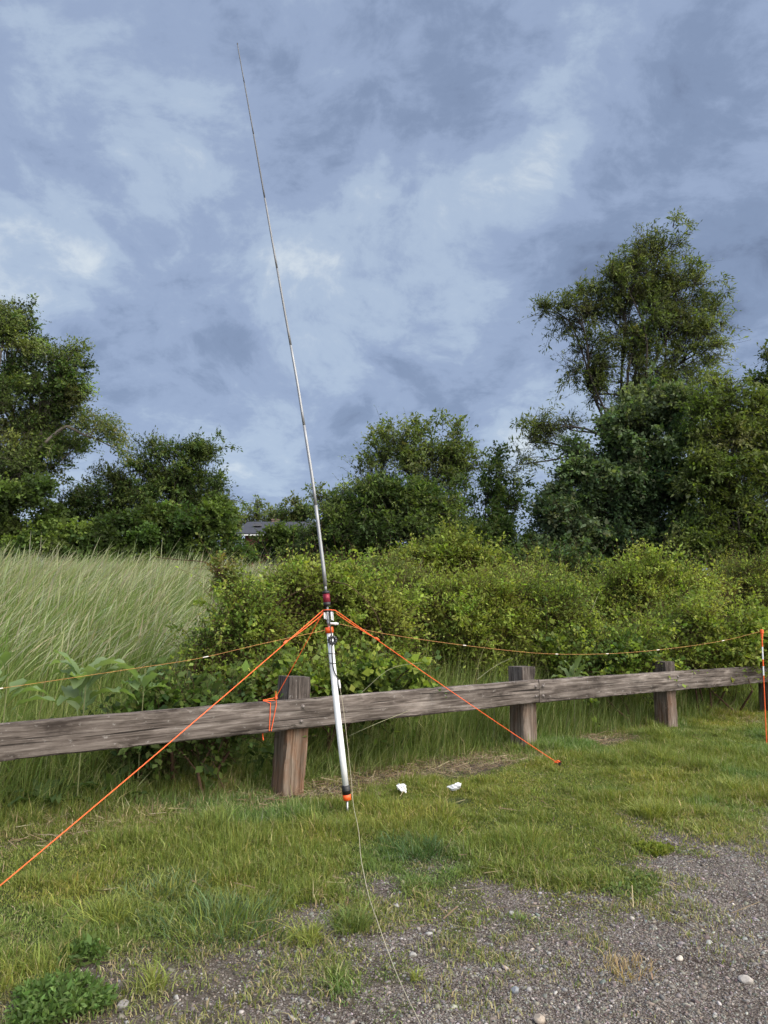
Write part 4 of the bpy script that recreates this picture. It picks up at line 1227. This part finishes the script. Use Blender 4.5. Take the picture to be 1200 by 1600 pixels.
def timber_mesh(name, dims, axis, seed, segs=60, rag=0.006, bev=0.008):
    """a beam with slightly rounded, worn arrises; long axis = axis; origin at its start"""
    r = np.random.default_rng(seed)
    L = dims[axis]; a, b = [dims[i] for i in range(3) if i != axis]
    k = 5
    ring = []
    # chamfered rectangle, subdivided
    def side(p, q, n):
        return [(p[0] + (q[0] - p[0]) * i / n, p[1] + (q[1] - p[1]) * i / n) for i in range(n)]
    A, B = a / 2, b / 2; c = bev
    pts = []
    cor = [(A - c, -B), (A, -B + c), (A, B - c), (A - c, B), (-A + c, B), (-A, B - c), (-A, -B + c), (-A + c, -B)]
    for i in range(8):
        p, q = cor[i], cor[(i + 1) % 8]
        pts += side(p, q, 6 if i % 2 else 1)
    n = len(pts)
    V = []; Fc = []
    ang = np.array([math.atan2(y / b, x / a) for x, y in pts])
    for s in range(segs + 1):
        t = s / segs * L
        for j, (x, y) in enumerate(pts):
            nx = (fbm(np.array([t * 3.0]), np.array([ang[j] * 3 + seed]), seed)[0] - 0.5) * rag * 2
            g = 1 + nx / max(a, b) * 2
            edge = (abs(x) > A - c * 1.01 and abs(y) > B - c * 1.5)
            ex = (vnoise(np.array([t * 14.0]), np.array([j * 1.7]), seed + 3)[0] ** 3) * rag * (2.2 if edge else 0.3)
            V_ = [x * g - math.copysign(ex, x), y * g - math.copysign(ex, y)]
            co = [0, 0, 0]; co[axis] = t
            o = [i for i in range(3) if i != axis]
            co[o[0]] = V_[0]; co[o[1]] = V_[1]
            V.append(co)
    for s in range(segs):
        for j in range(n):
            Fc.append((s * n + j, s * n + (j + 1) % n, (s + 1) * n + (j + 1) % n, (s + 1) * n + j))
    Fc.append(tuple(range(n - 1, -1, -1))); Fc.append(tuple(segs * n + j for j in range(n)))
    if axis == 1: Fc = [f[::-1] for f in Fc]
    me = bpy.data.meshes.new(name); me.from_pydata(V, [], Fc); me.update()
    return me


PW = 0.208; RT = 0.085; RH = 0.235


def build_fence():
    root = tag(empty('timber_fence', (FP[0], FP[1], 0)), 'weathered grey timber guard fence of thick posts and one plank rail', 'fence')
    A = math.atan2(FD[1], FD[0])
    def fpt(px, off):
        """point on the fence line (moved off metres to the camera side) seen in pixel column px"""
        k = (px - 600) / F * 1.0
        o = FP - FN * off
        # x = k*depth, depth ~ y*CT + (z-CAMZ)*ST
        # solve o + t*FD
        zz = 0.6 - CAMZ
        t = (k * (o[1] * CT + zz * ST) - o[0]) / (FD[0] - k * FD[1] * CT)
        return o + FD * t
    # posts: pixel column of the centre, ground row, top row
    posts = [(None, 0), (454, 0), (815, 1), (1037, 2), (1212, 3)]
    pos = {}
    p1 = fpt(451, 0.0); p2 = fpt(816, 0); p3 = fpt(1038, 0)
    p4 = p3 + (p3 - p2) * 1.02; p0 = p1 - (p2 - p1)
    print('posts', p0, p1, p2, p3, p4, 'spacing', np.linalg.norm(p2 - p1), np.linalg.norm(p3 - p2))
    tops = [None, 1052, 1036, 1028, None]
    for i, p in enumerate((p0, p1, p2, p3, p4)):
        g = float(height(p[0], p[1])) - 0.25
        # real top from the row where it is seen
        if tops[i]:
            lo, hi = 0.5, 1.6
            for _ in range(40):
                mid = (lo + hi) / 2
                fc = p - FN * PW / 2
                v = project(np.array([fc[0], fc[1], mid]))[1]
                if v > tops[i] + 6: lo = mid
                else: hi = mid
            top = lo
        else:
            top = g + 0.25 + 0.93
        print('post top', i, top, 'ground', g + 0.25, project(np.array([p[0], p[1], g + 0.25])))
        me = timber_mesh('post', (PW, PW, top - g), 2, 20 + i, 26, 0.006, 0.008)
        # uneven sawn top
        o = link_mesh('post', me, WOOD_Z[0 if i == 1 else 1])
        # store z measured from the ground for the colour change
        me.transform(Matrix.Translation((0, 0, -0.25)))
        o.location = (p[0], p[1], g + 0.25)
        o.rotation_euler = (0, math.radians([0, 3.2, 0.3, -0.4, 0][i]), A)
        w = o.matrix_basis.copy(); o.parent = root; o.matrix_parent_inverse = Matrix.Translation(root.location).inverted()
        if i == 1: o['label'] = 'leaning post, reddish tan below the rail'
    # rails
    off = PW / 2 + RT / 2 + 0.003
    def zrail(p, row_mid):
        lo, hi = 0.0, 1.4
        for _ in range(40):
            mid = (lo + hi) / 2
            if project(np.array([p[0], p[1], mid]))[1] > row_mid: lo = mid
            else: hi = mid
        return lo
    fo = off + RT / 2
    def frontpt(px): return fpt(px, fo)
    rails = []
    q2 = fpt(838, off)
    a0 = fpt(-60, off); 
    za = zrail(fpt(0, fo), 1160.5); zb = zrail(fpt(838, fo), 1080.5); zc = zrail(fpt(1190, fo), 1054)
    zp = zrail(fpt(455, fo), 1117)
    print('rail z', za, zp, zb, zc)
    # left rail, long enough to leave the frame
    t0 = fpt(0, off); slope = (zb - za) / np.linalg.norm(q2 - t0)
    start = q2 - FD * 5.75
    for k, (s, e, z0, z1) in enumerate([(start, q2 - FD * 0.004, zb - slope * 5.75, zb),
                                        (q2 + FD * 0.004, q2 + FD * 5.4, zb - 0.002, zb + (zc - zb) / np.linalg.norm(fpt(1190, off) - q2) * 5.4)]):
        Ln = float(np.linalg.norm(e - s))
        me = timber_mesh('rail', (Ln, RT, RH), 0, 40 + k, 150, 0.006, 0.009)
        o = link_mesh('rail', me, WOOD_X)
        o.location = (s[0], s[1], z0); pitch = -math.atan2(z1 - z0, Ln)
        o.rotation_euler = (0, pitch, A)
        o.parent = root; o.matrix_parent_inverse = Matrix.Translation(root.location).inverted()
        # bolts with washers where the rail meets a post
        inv = (Matrix.Translation(o.location) @ o.rotation_euler.to_matrix().to_4x4()).inverted()
        spots = []
        if k == 0:
            c = float(np.dot(p1 - s, FD)); spots = [(c + 0.02, 0.055), (c + 0.005, -0.06), (Ln - 0.05, 0.05), (Ln - 0.05, -0.05)]
        else:
            c = float(np.dot(p3 - s, FD)); spots = [(c, 0.05), (c, -0.055), (0.055, 0.05), (0.055, -0.05)]
        for bx_, bz_ in spots:
            b = MB()
            b.tube([(bx_, -RT / 2 + 0.012, bz_), (bx_, -RT / 2 - 0.003, bz_), (bx_, -RT / 2 - 0.0035, bz_)], [0.021, 0.021, 0.017], 14)
            b.tube([(bx_, -RT / 2 - 0.0036, bz_), (bx_, -RT / 2 - 0.010, bz_), (bx_, -RT / 2 - 0.014, bz_)], [0.016, 0.013, 0.005], 12)
            bo = b.build('bolt', M_BOLT); bo.parent = o
    return fpt, off


fpt, ROFF = build_fence()

# ------------------------------------------------------------------ antenna
M_PVC = plain('white_tube', (0.82, 0.83, 0.84), 0.35, 0, 0.03, 8)
M_STEEL = plain('whip_steel', (0.30, 0.305, 0.315), 0.5, 0.5, 0.05, 5)
M_DARKSTEEL = plain('spike_steel', (0.42, 0.42, 0.42), 0.35, 0.9)
M_BLACK = plain('black_rubber', (0.012, 0.012, 0.013), 0.5)
M_ORANGE = plain('orange_plastic', (0.85, 0.115, 0.02), 0.45)
M_CORD = plain('orange_cord', (0.90, 0.13, 0.025), 0.6, 0, 0.12, 300)
M_RED = plain('red_coil', (0.26, 0.012, 0.035), 0.35, 0.3, 0.1, 200)
M_WIRE = plain("orange_wire", (0.52, 0.25, 0.08), 0.6, 0, 0.15, 100)
M_BEAD = plain('wire_sleeve', (0.75, 0.68, 0.6), 0.5)
M_TAN = plain('tan_wire', (0.36, 0.32, 0.23), 0.6, 0, 0.15, 60)
M_CLEAR = plain('clear_plastic', (0.7, 0.7, 0.7), 0.25)


def build_antenna():
    base = gpt(543, 1272)
    D0 = base[1]
    # the mast leans away to the left; its distance changes little with height
    rows = {}
    def ax(py):
        """axis of the mast at a photo row: leaning left, a little towards the back"""
        t = (1272 - py) / 1200.0
        # the whip bows slightly
        xs = np.interp(py, [70, 200, 400, 600, 750, 900, 950, 1100, 1262], [371, 394.5, 429.5, 465, 488.5, 507, 511.5, 525.5, 544])
        return at(float(xs), py, D0 + 0.10 * t)
    root = tag(empty('antenna_mast', tuple(base)), 'tall thin steel whip antenna on a white tube with red coil, leaning left', 'antenna')
    def tub(name, r0, r1, rad, mat, par=root, n=14, k=2, sm=True):
        mb = MB(); rr = np.linspace(r0, r1, k)
        rad = [rad] * k if not hasattr(rad, '__len__') else list(np.linspace(rad[0], rad[1], k))
        mb.tube([ax(r) for r in rr], rad, n); o = mb.build(name, mat, par, True); return o
    sp = tub('ground_spike', 1290, 1244, [0.006, 0.009], M_DARKSTEEL)
    tub('orange_end_collar', 1250, 1241, 0.030, M_ORANGE)
    tub('black_end_cap', 1241.2, 1227, 0.0305, M_BLACK)
    tub('end_ring', 1236, 1234, 0.0325, M_BLACK)
    tube = tub('white_tube', 1228, 985, 0.0235, M_PVC, k=6, n=20)
    tub('upper_orange_collar', 989, 980, 0.031, M_ORANGE)
    tub('inner_rod', 982, 954, 0.0085, M_CLEAR)
    tub('connector', 978, 968, 0.014, M_STEEL)
    tub('coil_stem', 956, 946, 0.009, M_STEEL)
    tub('coil_cap', 947, 941, 0.0285, M_BLACK)
    c = tub('loading_coil', 941.1, 927.5, 0.0275, M_RED, k=2, n=20)
    wv = MB()
    for r in np.linspace(940, 929, 10):
        wv.tube([ax(r + 0.12), ax(r - 0.12)], 0.0282, 16)
    wv.build('winding', plain('coil_wire', (0.10, 0.01, 0.02), 0.5), c)
    tub('coil_cap', 928, 923.5, 0.0285, M_BLACK)
    tub('ferrule', 923.5, 915, 0.0095, M_STEEL)
    # telescoping whip sections
    M_BACKLIT = plain('whip_backlit_tone', (0.11, 0.113, 0.12), 0.6, 0.2)  # same steel, with the backlit darkness of the top put into its colour
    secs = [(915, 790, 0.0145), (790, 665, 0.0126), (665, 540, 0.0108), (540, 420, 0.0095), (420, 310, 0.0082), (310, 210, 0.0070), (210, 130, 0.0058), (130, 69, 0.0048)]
    M_HALF_BACKLIT = plain('whip_half_backlit_tone', (0.20, 0.203, 0.21), 0.55, 0.35)  # halfway step of the painted backlit darkening
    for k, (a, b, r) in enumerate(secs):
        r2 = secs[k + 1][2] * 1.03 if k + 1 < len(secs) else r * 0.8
        mt = M_BACKLIT if a < 330 else M_HALF_BACKLIT if a < 560 else M_STEEL
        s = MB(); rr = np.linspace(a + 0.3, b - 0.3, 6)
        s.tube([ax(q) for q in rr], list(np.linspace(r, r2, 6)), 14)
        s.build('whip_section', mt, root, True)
    tipm = MB(); tipm.tube([ax(69.5), ax(67.5)], 0.005, 10); tipm.build('tip', M_BLACK, root)
    # guy ring plate with clips
    ring = MB()
    c0 = ax(954.5)
    up = np.array(ax(940)) - np.array(ax(970)); up /= np.linalg.norm(up)
    pts = [c0 + np.array([math.cos(t) * 0.032, math.sin(t) * 0.032, 0]) for t in np.linspace(0, 2 * math.pi, 19)]
    ring.tube(pts, 0.006, 8, False); ring.build('guy_ring', M_BLACK, root)
    for dx, r0, r1 in ((-0.026, 957, 967), (0.027, 956, 969)):
        m = MB(); a = ax(r0) + np.array([dx, -0.02, 0]); b = ax(r1) + np.array([dx, -0.022, 0])
        m.tube([a, a + (b - a) * 0.3, b], [0.006, 0.0075, 0.006], 8)
        m.tube([a + np.array([0.012, 0, 0]), b + np.array([0.012, 0, -0.004])], 0.003, 8)
        m.build('clip', M_CLEAR, root)
    # side connector for the right-hand wire
    m = MB(); p = ax(974)
    m.tube([p + np.array([0.012, -0.012, 0]), p + np.array([0.045, -0.014, -0.002])], 0.009, 10)
    m.tube([p + np.array([0.045, -0.014, -0.002]), p + np.array([0.075, -0.014, -0.004])], [0.012, 0.008], 10)
    m.build('side_connector', M_CLEAR, root)
    return root, ax, base, D0


ANT, ax, ABASE, AD = build_antenna()


def build_coax():
    root = tag(empty('coax_choke', tuple(ax(1000))), 'black coax cable strapped down the white tube with a coiled ferrite choke', 'cable')
    f = np.array([0, -1.0, 0])
    P = lambda row, dx, dy: ax(row) + np.array([dx, dy, 0])
    m = MB()
    pts = spline([P(955, 0.012, -0.018), P(966, 0.010, -0.030), P(980, 0.012, -0.040), P(992, 0.016, -0.045), P(1010, 0.010, -0.034), P(1030, 0.004, -0.029), P(1045, 0.006, -0.029), P(1056, 0.022, -0.027), P(1062, 0.036, -0.014)], 8)
    m.tube(pts, 0.0045, 8); m.build('cable', M_BLACK, root)
    # torus-shaped choke with turns of cable
    c = P(1000, 0.020, -0.062)
    t = MB()
    t.tube([c + np.array([math.cos(a) * 0.026, 0.002 * math.sin(a * 2), math.sin(a) * 0.026]) for a in np.linspace(0, 2 * math.pi, 33)], 0.009, 8, False)
    t.build('ferrite_ring', plain('ferrite', (0.10, 0.10, 0.105), 0.45), root)
    w = MB()
    for k in range(11):
        a = 2 * math.pi * k / 11 + 0.2
        e = np.array([math.cos(a), 0, math.sin(a)]); yv = np.array([0, 1.0, 0]); cc = c + e * 0.026
        w.tube([cc + (e * math.cos(b) + yv * math.sin(b)) * 0.0125 for b in np.linspace(0, 2 * math.pi, 13)], 0.0036, 6, False)
    w.build('cable_turns', M_BLACK, root)
    # straps round the tube
    for row in (1021, 1036):
        s = MB(); cc = ax(row)
        s.tube([cc + np.array([math.cos(a) * 0.0258, math.sin(a) * 0.0258, -0.003 * math.cos(a)]) for a in np.linspace(0, 2 * math.pi, 25)], 0.0026, 6, False)
        s.tube([cc + np.array([-0.040, -0.026, 0.003]), cc + np.array([-0.010, -0.0275, 0.001])], 0.0022, 6)
        s.build('cable_tie', M_BLACK, root)
    cn = MB(); a = pts[-1]; b = ax(1075) + np.array([0.040, -0.012, 0])
    cn.tube([a, a + (b - a) * 0.5, b], [0.0085, 0.0085, 0.006], 10); cn.build('plug', M_CLEAR, root)
    # thin feed wire down beside the mast and over the ground to the camera
    end = b
    g = [end, ax(1110) + np.array([0.050, -0.01, 0]), ax(1160) + np.array([0.050, -0.012, 0]), ax(1215) + np.array([0.048, -0.02, 0])]
    wire = tag(empty('feed_wire', tuple(ABASE)), 'thin tan feed wire running from the mast over grass and gravel', 'wire')
    row = [(552, 1256), (560, 1300), (563, 1340), (568, 1372), (577, 1410), (590, 1450), (608, 1495), (628, 1545), (655, 1600), (672, 1640)]
    for i, (px, py) in enumerate(row):
        lift = 0.10 if py < 1400 else (0.06 if py < 1470 else 0.016)
        q = gpt(px, py + (24 if py < 1400 else 14 if py < 1470 else 4)); g.append(np.array([q[0], q[1], q[2] + lift]))
    w = MB(); w.tube(spline(g, 8), 0.0019, 6); w.build('wire', M_TAN, wire)


build_coax()


def build_guys():
    top = ax(954.5)
    # left guy: two strands near the top, one further on, leaving the frame at the lower left
    def guy(label, a_dx, end, split, peg=True, knots=True):
        root = tag(empty('guy_line', tuple(end)), label, 'guy line')
        a = top + np.array([a_dx, -0.015, 0.004])
        s = a + (end - a) * split
        m = MB()
        sag = lambda p, q, k, n=10: [p + (q - p) * t - np.array([0, 0, k * 4 * t * (1 - t)]) for t in np.linspace(0, 1, n)]
        m.tube(sag(a, end, 0.012), 0.0030, 8)
        m.build('cord', M_CORD, root)
        m = MB()
        b = a + np.array([0.006, 0, -0.022]); 
        m.tube(sag(b, s, 0.008), 0.0027, 8)
        m.build('doubled_cord', M_CORD, root)
        d = (end - a) / np.linalg.norm(end - a)
        m = MB(); m.tube([s - d * 0.03, s - d * 0.01, s + d * 0.012], [0.006, 0.011, 0.007], 8); m.build('tensioner', M_ORANGE, root)
        return root
    L_end = gpt(-70, 1450)
    guy('orange guy line running from the mast down to the lower left', -0.035, L_end + np.array([0, 0, 0.02]), 0.16)
    R_end = gpt(871, 1197)
    r = guy('orange guy line running from the mast to a peg in the lawn on the right', 0.060, R_end + np.array([0, 0, 0.03]), 0.16)
    # cross strand that joins them over the ring
    m = MB(); m.tube([top + np.array([-0.035, -0.015, 0.004]), top + np.array([-0.01, -0.035, 0.008]), top + np.array([0.02, -0.035, 0.008]), top + np.array([0.060, -0.015, 0.004])], 0.0030, 8)
    m.build('cross_strand', M_CORD, r)
    # peg
    pg = tag(empty('tent_peg', tuple(R_end)), 'small black and orange peg holding the right guy line in the grass', 'peg')
    m = MB(); m.tube([R_end + np.array([0.03, 0, 0.05]), R_end + np.array([0.0, 0.0, -0.12])], [0.011, 0.007], 8); m.build('shaft', M_BLACK, pg)
    m = MB(); m.tube([R_end + np.array([0.035, 0, 0.035]), R_end + np.array([0.0, -0.02, 0.055]), R_end + np.array([-0.03, 0, 0.035]), R_end + np.array([0.01, 0.015, 0.03]), R_end + np.array([0.035, 0, 0.035])], 0.006, 6)
    m.build('cord_loop', M_CORD, pg)
    # rear guy tied round the rail
    fo = ROFF + RT / 2
    root = tag(empty('guy_line', tuple(top)), 'orange guy line running down to a knot around the rail by the first post', 'guy line')
    kx = fpt(431, fo + 0.01)
    K = at(431, 1090, kx[1])
    a = top + np.array([-0.045, 0.0, -0.03])
    m = MB(); m.tube([a + (K - a) * t for t in np.linspace(0, 1, 8)], 0.0029, 8); m.build('cord', M_CORD, root)
    m = MB(); s = a + (K - a) * 0.1
    m.tube([top + np.array([-0.03, -0.01, 0.0]), a, s], [0.0038, 0.006, 0.0045], 8); m.build('cord_end', M_CORD, root)
    # loops round the rail
    lx = fpt(418, fo + 0.006); zt_ = at(418, 1098, lx[1])[2]; zb_ = at(424, 1141, lx[1])[2]
    def wrap(px_t, px_b, tw=0.0):
        ft = fpt(px_t, fo + 0.007); fb = fpt(px_b, fo + 0.007)
        bt = fpt(px_t, ROFF - RT / 2 - 0.008) ; bb = fpt(px_b, ROFF - RT / 2 - 0.008)
        zt2 = at(px_t, 1100, ft[1])[2] + 0.0; zb2 = at(px_b, 1142, fb[1])[2] - 0.01
        m = MB()
        m.tube([(bt[0], bt[1], zt2 + 0.012), (ft[0], ft[1], zt2 + 0.006), (ft[0], ft[1], zt2 - 0.012), (fb[0], fb[1], zb2 + 0.01), (bb[0], bb[1], zb2 - 0.012)], 0.0030, 8)
        m.build('rail_loop', M_CORD, root)
        return np.array([ft[0], ft[1], zt2 + 0.006])
    w1 = wrap(422, 421); w2 = wrap(431, 424)
    m = MB(); e = at(411, 1094, lx[1] - 0.02)
    m.tube([K, e, w1], 0.0030, 8); m.tube([K + np.array([0, 0, -0.02]), e + np.array([0, 0, -0.006])], 0.0029, 8)
    m.tube([K + np.array([0, -0.01, 0.05]), K + np.array([0.004, -0.01, 0.0]), w2], 0.0030, 8)
    m.tube([K + np.array([0, 0, 0.02]), K + np.array([0.006, -0.01, -0.01])], [0.010, 0.008], 8)
    m.build('knot', M_CORD, root)
    tl = fpt(413, ROFF - RT / 2 - 0.02); m = MB()
    z0 = at(413, 1140, tl[1])[2]
    m.tube([(tl[0], tl[1], z0), (tl[0] - 0.004, tl[1] - 0.05, z0 - 0.03), (tl[0] + 0.004, tl[1] - 0.05, z0 - 0.075)], 0.005, 6); m.build('loose_end', M_CORD, root)


build_guys()


def build_radials():
    def radial(label, pts, beads):
        root = tag(empty('radial_wire', tuple(at(*pts[0]))), label, 'wire')
        sp = spline([at(*p) for p in pts], 8)
        m = MB(); m.tube(sp, 0.0014, 6); m.build('wire', M_WIRE, root)
        for b in beads:
            i = int(b * (len(sp) - 2)); a = sp[i]; d = sp[i + 1] - sp[i]; d = d / np.linalg.norm(d)
            m = MB(); m.tube([a - d * 0.02, a - d * 0.012, a + d * 0.012, a + d * 0.02], [0.002, 0.0042, 0.0042, 0.002], 8); m.build('sleeve', M_BEAD, root)
        return sp
    radial('thin orange wire running from the mast out to the left edge', [(516, 983, AD + 0.05), (460, 995, 5.5), (400, 1008, 5.4), (309, 1029, 5.3), (200, 1046, 5.2), (100, 1061, 5.1), (0, 1076, 5.0), (-60, 1085, 4.95)], [0.43, 0.88])
    return radial('thin orange wire sagging from the mast to the reflective stake on the right', [(531, 975, AD + 0.03), (600, 990, 5.9), (700, 1005, 6.4), (800, 1017, 6.9), (870, 1022, 7.25), (960, 1021, 7.7), (1050, 1013, 8.05), (1130, 1001, 8.3), (1187, 987, 8.5)], [0.30, 0.52, 0.63, 0.74, 0.9])


build_radials()


def build_stake():
    D = 8.5
    b = at(1198, 1165, D); t = at(1190, 984, D)
    g = float(height(b[0], b[1]))
    root = tag(empty('snow_stake', (b[0], b[1], g)), 'orange and white striped driveway stake at the right edge', 'stake')
    P = lambda r: b + (t - b) * r
    m = MB(); m.tube([P(-0.06), P(0.60)], 0.0055, 8); m.build('orange_rod', M_ORANGE, root)
    W = plain('reflective_white', (0.85, 0.85, 0.86), 0.3)
    for a, c, mat, nm in ((0.60, 0.68, W, 'white_band'), (0.68, 0.74, M_ORANGE, 'orange_band'), (0.74, 0.85, W, 'white_band'), (0.85, 0.93, M_ORANGE, 'orange_band')):
        m = MB(); m.tube([P(a), P(c)], 0.0075, 8); m.build(nm, mat, root)
    m = MB(); m.tube([P(0.93), P(0.965), P(0.97), P(1.0), P(1.003)], [0.012, 0.014, 0.020, 0.020, 0.012], 10); m.build('cap', M_ORANGE, root)


build_stake()


def build_tissues():
    mat = plain('tissue', (0.70, 0.70, 0.71), 0.9)
    for (px, py, sx, sy, sz, rot, label, seed) in ((627, 1243, 0.066, 0.05, 0.055, 0.3, 'crumpled white tissue on the grass, nearer the mast', 3), (711, 1243, 0.088, 0.042, 0.048, -0.3, 'longer crumpled white tissue on the grass, further right', 9)):
        b = gpt(px, py)
        r = np.random.default_rng(seed)
        bpy_me = bpy.data.meshes.new('crumpled_tissue')
        import bmesh
        bm = bmesh.new(); bmesh.ops.create_icosphere(bm, subdivisions=4, radius=1)
        dirs = norm(r.normal(0, 1, (26, 3))); offs = r.uniform(0.45, 0.85, 26)
        for v in bm.verts:
            p = np.array(v.co); rad = 1.0
            # faceted folds: clip by random planes
            dd = dirs @ p
            k = np.where(dd > 0.05, offs / np.maximum(dd, 0.05), 9).min()
            rad = min(1.15, k) * (1.08 - 0.30 * abs(math.sin(4.3 * p[0] + 3.1 * p[2] + seed)) * abs(math.sin(5 * p[1] + 3 * p[2] + 2 * seed)) - 0.14 * abs(math.sin(11 * p[2] - 7 * p[0] + seed)))
            q = p * rad * np.array([sx, sy, sz])
            q[2] += 0.25 * q[0] * (1 if seed == 9 else -0.5)
            c, s = math.cos(rot), math.sin(rot)
            v.co = (q[0] * c - q[1] * s, q[0] * s + q[1] * c, q[2])
        bm.to_mesh(bpy_me); bm.free()
        o = link_mesh('crumpled_tissue', bpy_me, mat)
        o.location = (b[0], b[1], b[2] + 0.062)
        tag(o, label, 'tissue')


build_tissues()


def build_stones():
    specs = [(843, 1588, 0.026, 'rounded pale stone at the bottom edge of the gravel', (0.32, 0.27, 0.22)),
             (1165, 1532, 0.026, 'pale grey stone on the gravel near the right edge', (0.36, 0.33, 0.30)),
             (192, 1570, 0.030, 'grey stone on bare soil near the bottom left', (0.24, 0.22, 0.21)),
             (645, 1489, 0.018, 'grey stone on the gravel close to the feed wire', (0.26, 0.25, 0.24)),
             (1062, 1497, 0.017, 'small whitish stone on the gravel, lower right', (0.42, 0.38, 0.33)),
             (800, 1427, 0.020, 'flat grey stone at the middle of the gravel edge', (0.26, 0.25, 0.24)),
             (805, 1545, 0.020, 'bluish grey stone low in the gravel', (0.22, 0.23, 0.25)),
             (620, 1414, 0.018, 'light stone where the feed wire leaves the lawn', (0.33, 0.32, 0.31))]
    for i, (px, py, s, lab, c) in enumerate(specs):
        b = gpt(px, py)
        import bmesh
        me = bpy.data.meshes.new('stone'); bm = bmesh.new(); bmesh.ops.create_icosphere(bm, subdivisions=3, radius=1)
        r = np.random.default_rng(i + 60); dirs = norm(r.normal(0, 1, (14, 3))); offs = r.uniform(0.65, 0.95, 14)
        ro = r.uniform(0, 6)
        for v in bm.verts:
            p = np.array(v.co); dd = dirs @ p
            k = min(1.0, np.where(dd > 0.05, offs / np.maximum(dd, 0.05), 9).min())
            q = p * k * s * np.array([1.1, 0.85, 0.65]); cc, ss_ = math.cos(ro), math.sin(ro)
            v.co = (q[0] * cc - q[1] * ss_, q[0] * ss_ + q[1] * cc, q[2])
        bm.to_mesh(me); bm.free()
        o = link_mesh('stone', me, plain('stone_surface', c, 0.85, 0, 0.2, 120, 0.2), None, False)
        z = float(gravel_z(np.array([b[0]]), np.array([b[1]]))[0])
        o.location = (b[0], b[1], z + s * 0.35)
        tag(o, lab, 'stone')


build_stones()


def build_flowers():
    Y = plain('yellow_petal', (0.75, 0.5, 0.03), 0.5)
    specs = [(588, 1183, 'small yellow flower in the straw right of the mast'), (592, 1195, 'lower of two yellow flowers right of the mast'), (306, 1265, 'tiny yellow flower in the lawn below the first post'),
             (846, 1158, 'tiny yellow flower just right of the second post'), (955, 1157, 'tiny yellow flower in the grass between the right posts'), (200, 1545, 'yellow fallen petal on bare soil at the bottom left')]
    first = None
    for px, py, lab in specs:
        b = gpt(px, py + 8)
        if first is None:
            root = empty('yellow_flower', tuple(b)); 
            m = MB()
            for k in range(6):
                a = k * math.pi / 3
                d = np.array([math.cos(a), math.sin(a), 0]); s = np.array([-math.sin(a), math.cos(a), 0]); o = b + np.array([0, 0, 0.065])
                m.add([o, o + d * 0.009 + s * 0.005 + np.array([0, 0, 0.003]), o + d * 0.014 + np.array([0, 0, 0.005]), o + d * 0.009 - s * 0.005 + np.array([0, 0, 0.003])], [(0, 1, 2, 3)])
            m.build('petals', Y, root)
            m = MB(); m.tube([b, b + np.array([0.004, 0, 0.035]), b + np.array([0, 0, 0.065])], 0.0012, 5); m.build('stem', M_LEAFSTEM, root)
            first = root
        else:
            root = first.copy(); col.objects.link(root); root.location = tuple(b)
            for ch in list(first.children):
                c = ch.copy(); col.objects.link(c); c.parent = root
        tag(root, lab, 'flower', 'small yellow flowers in the grass')


build_flowers()
bpy.context.view_layer.update()
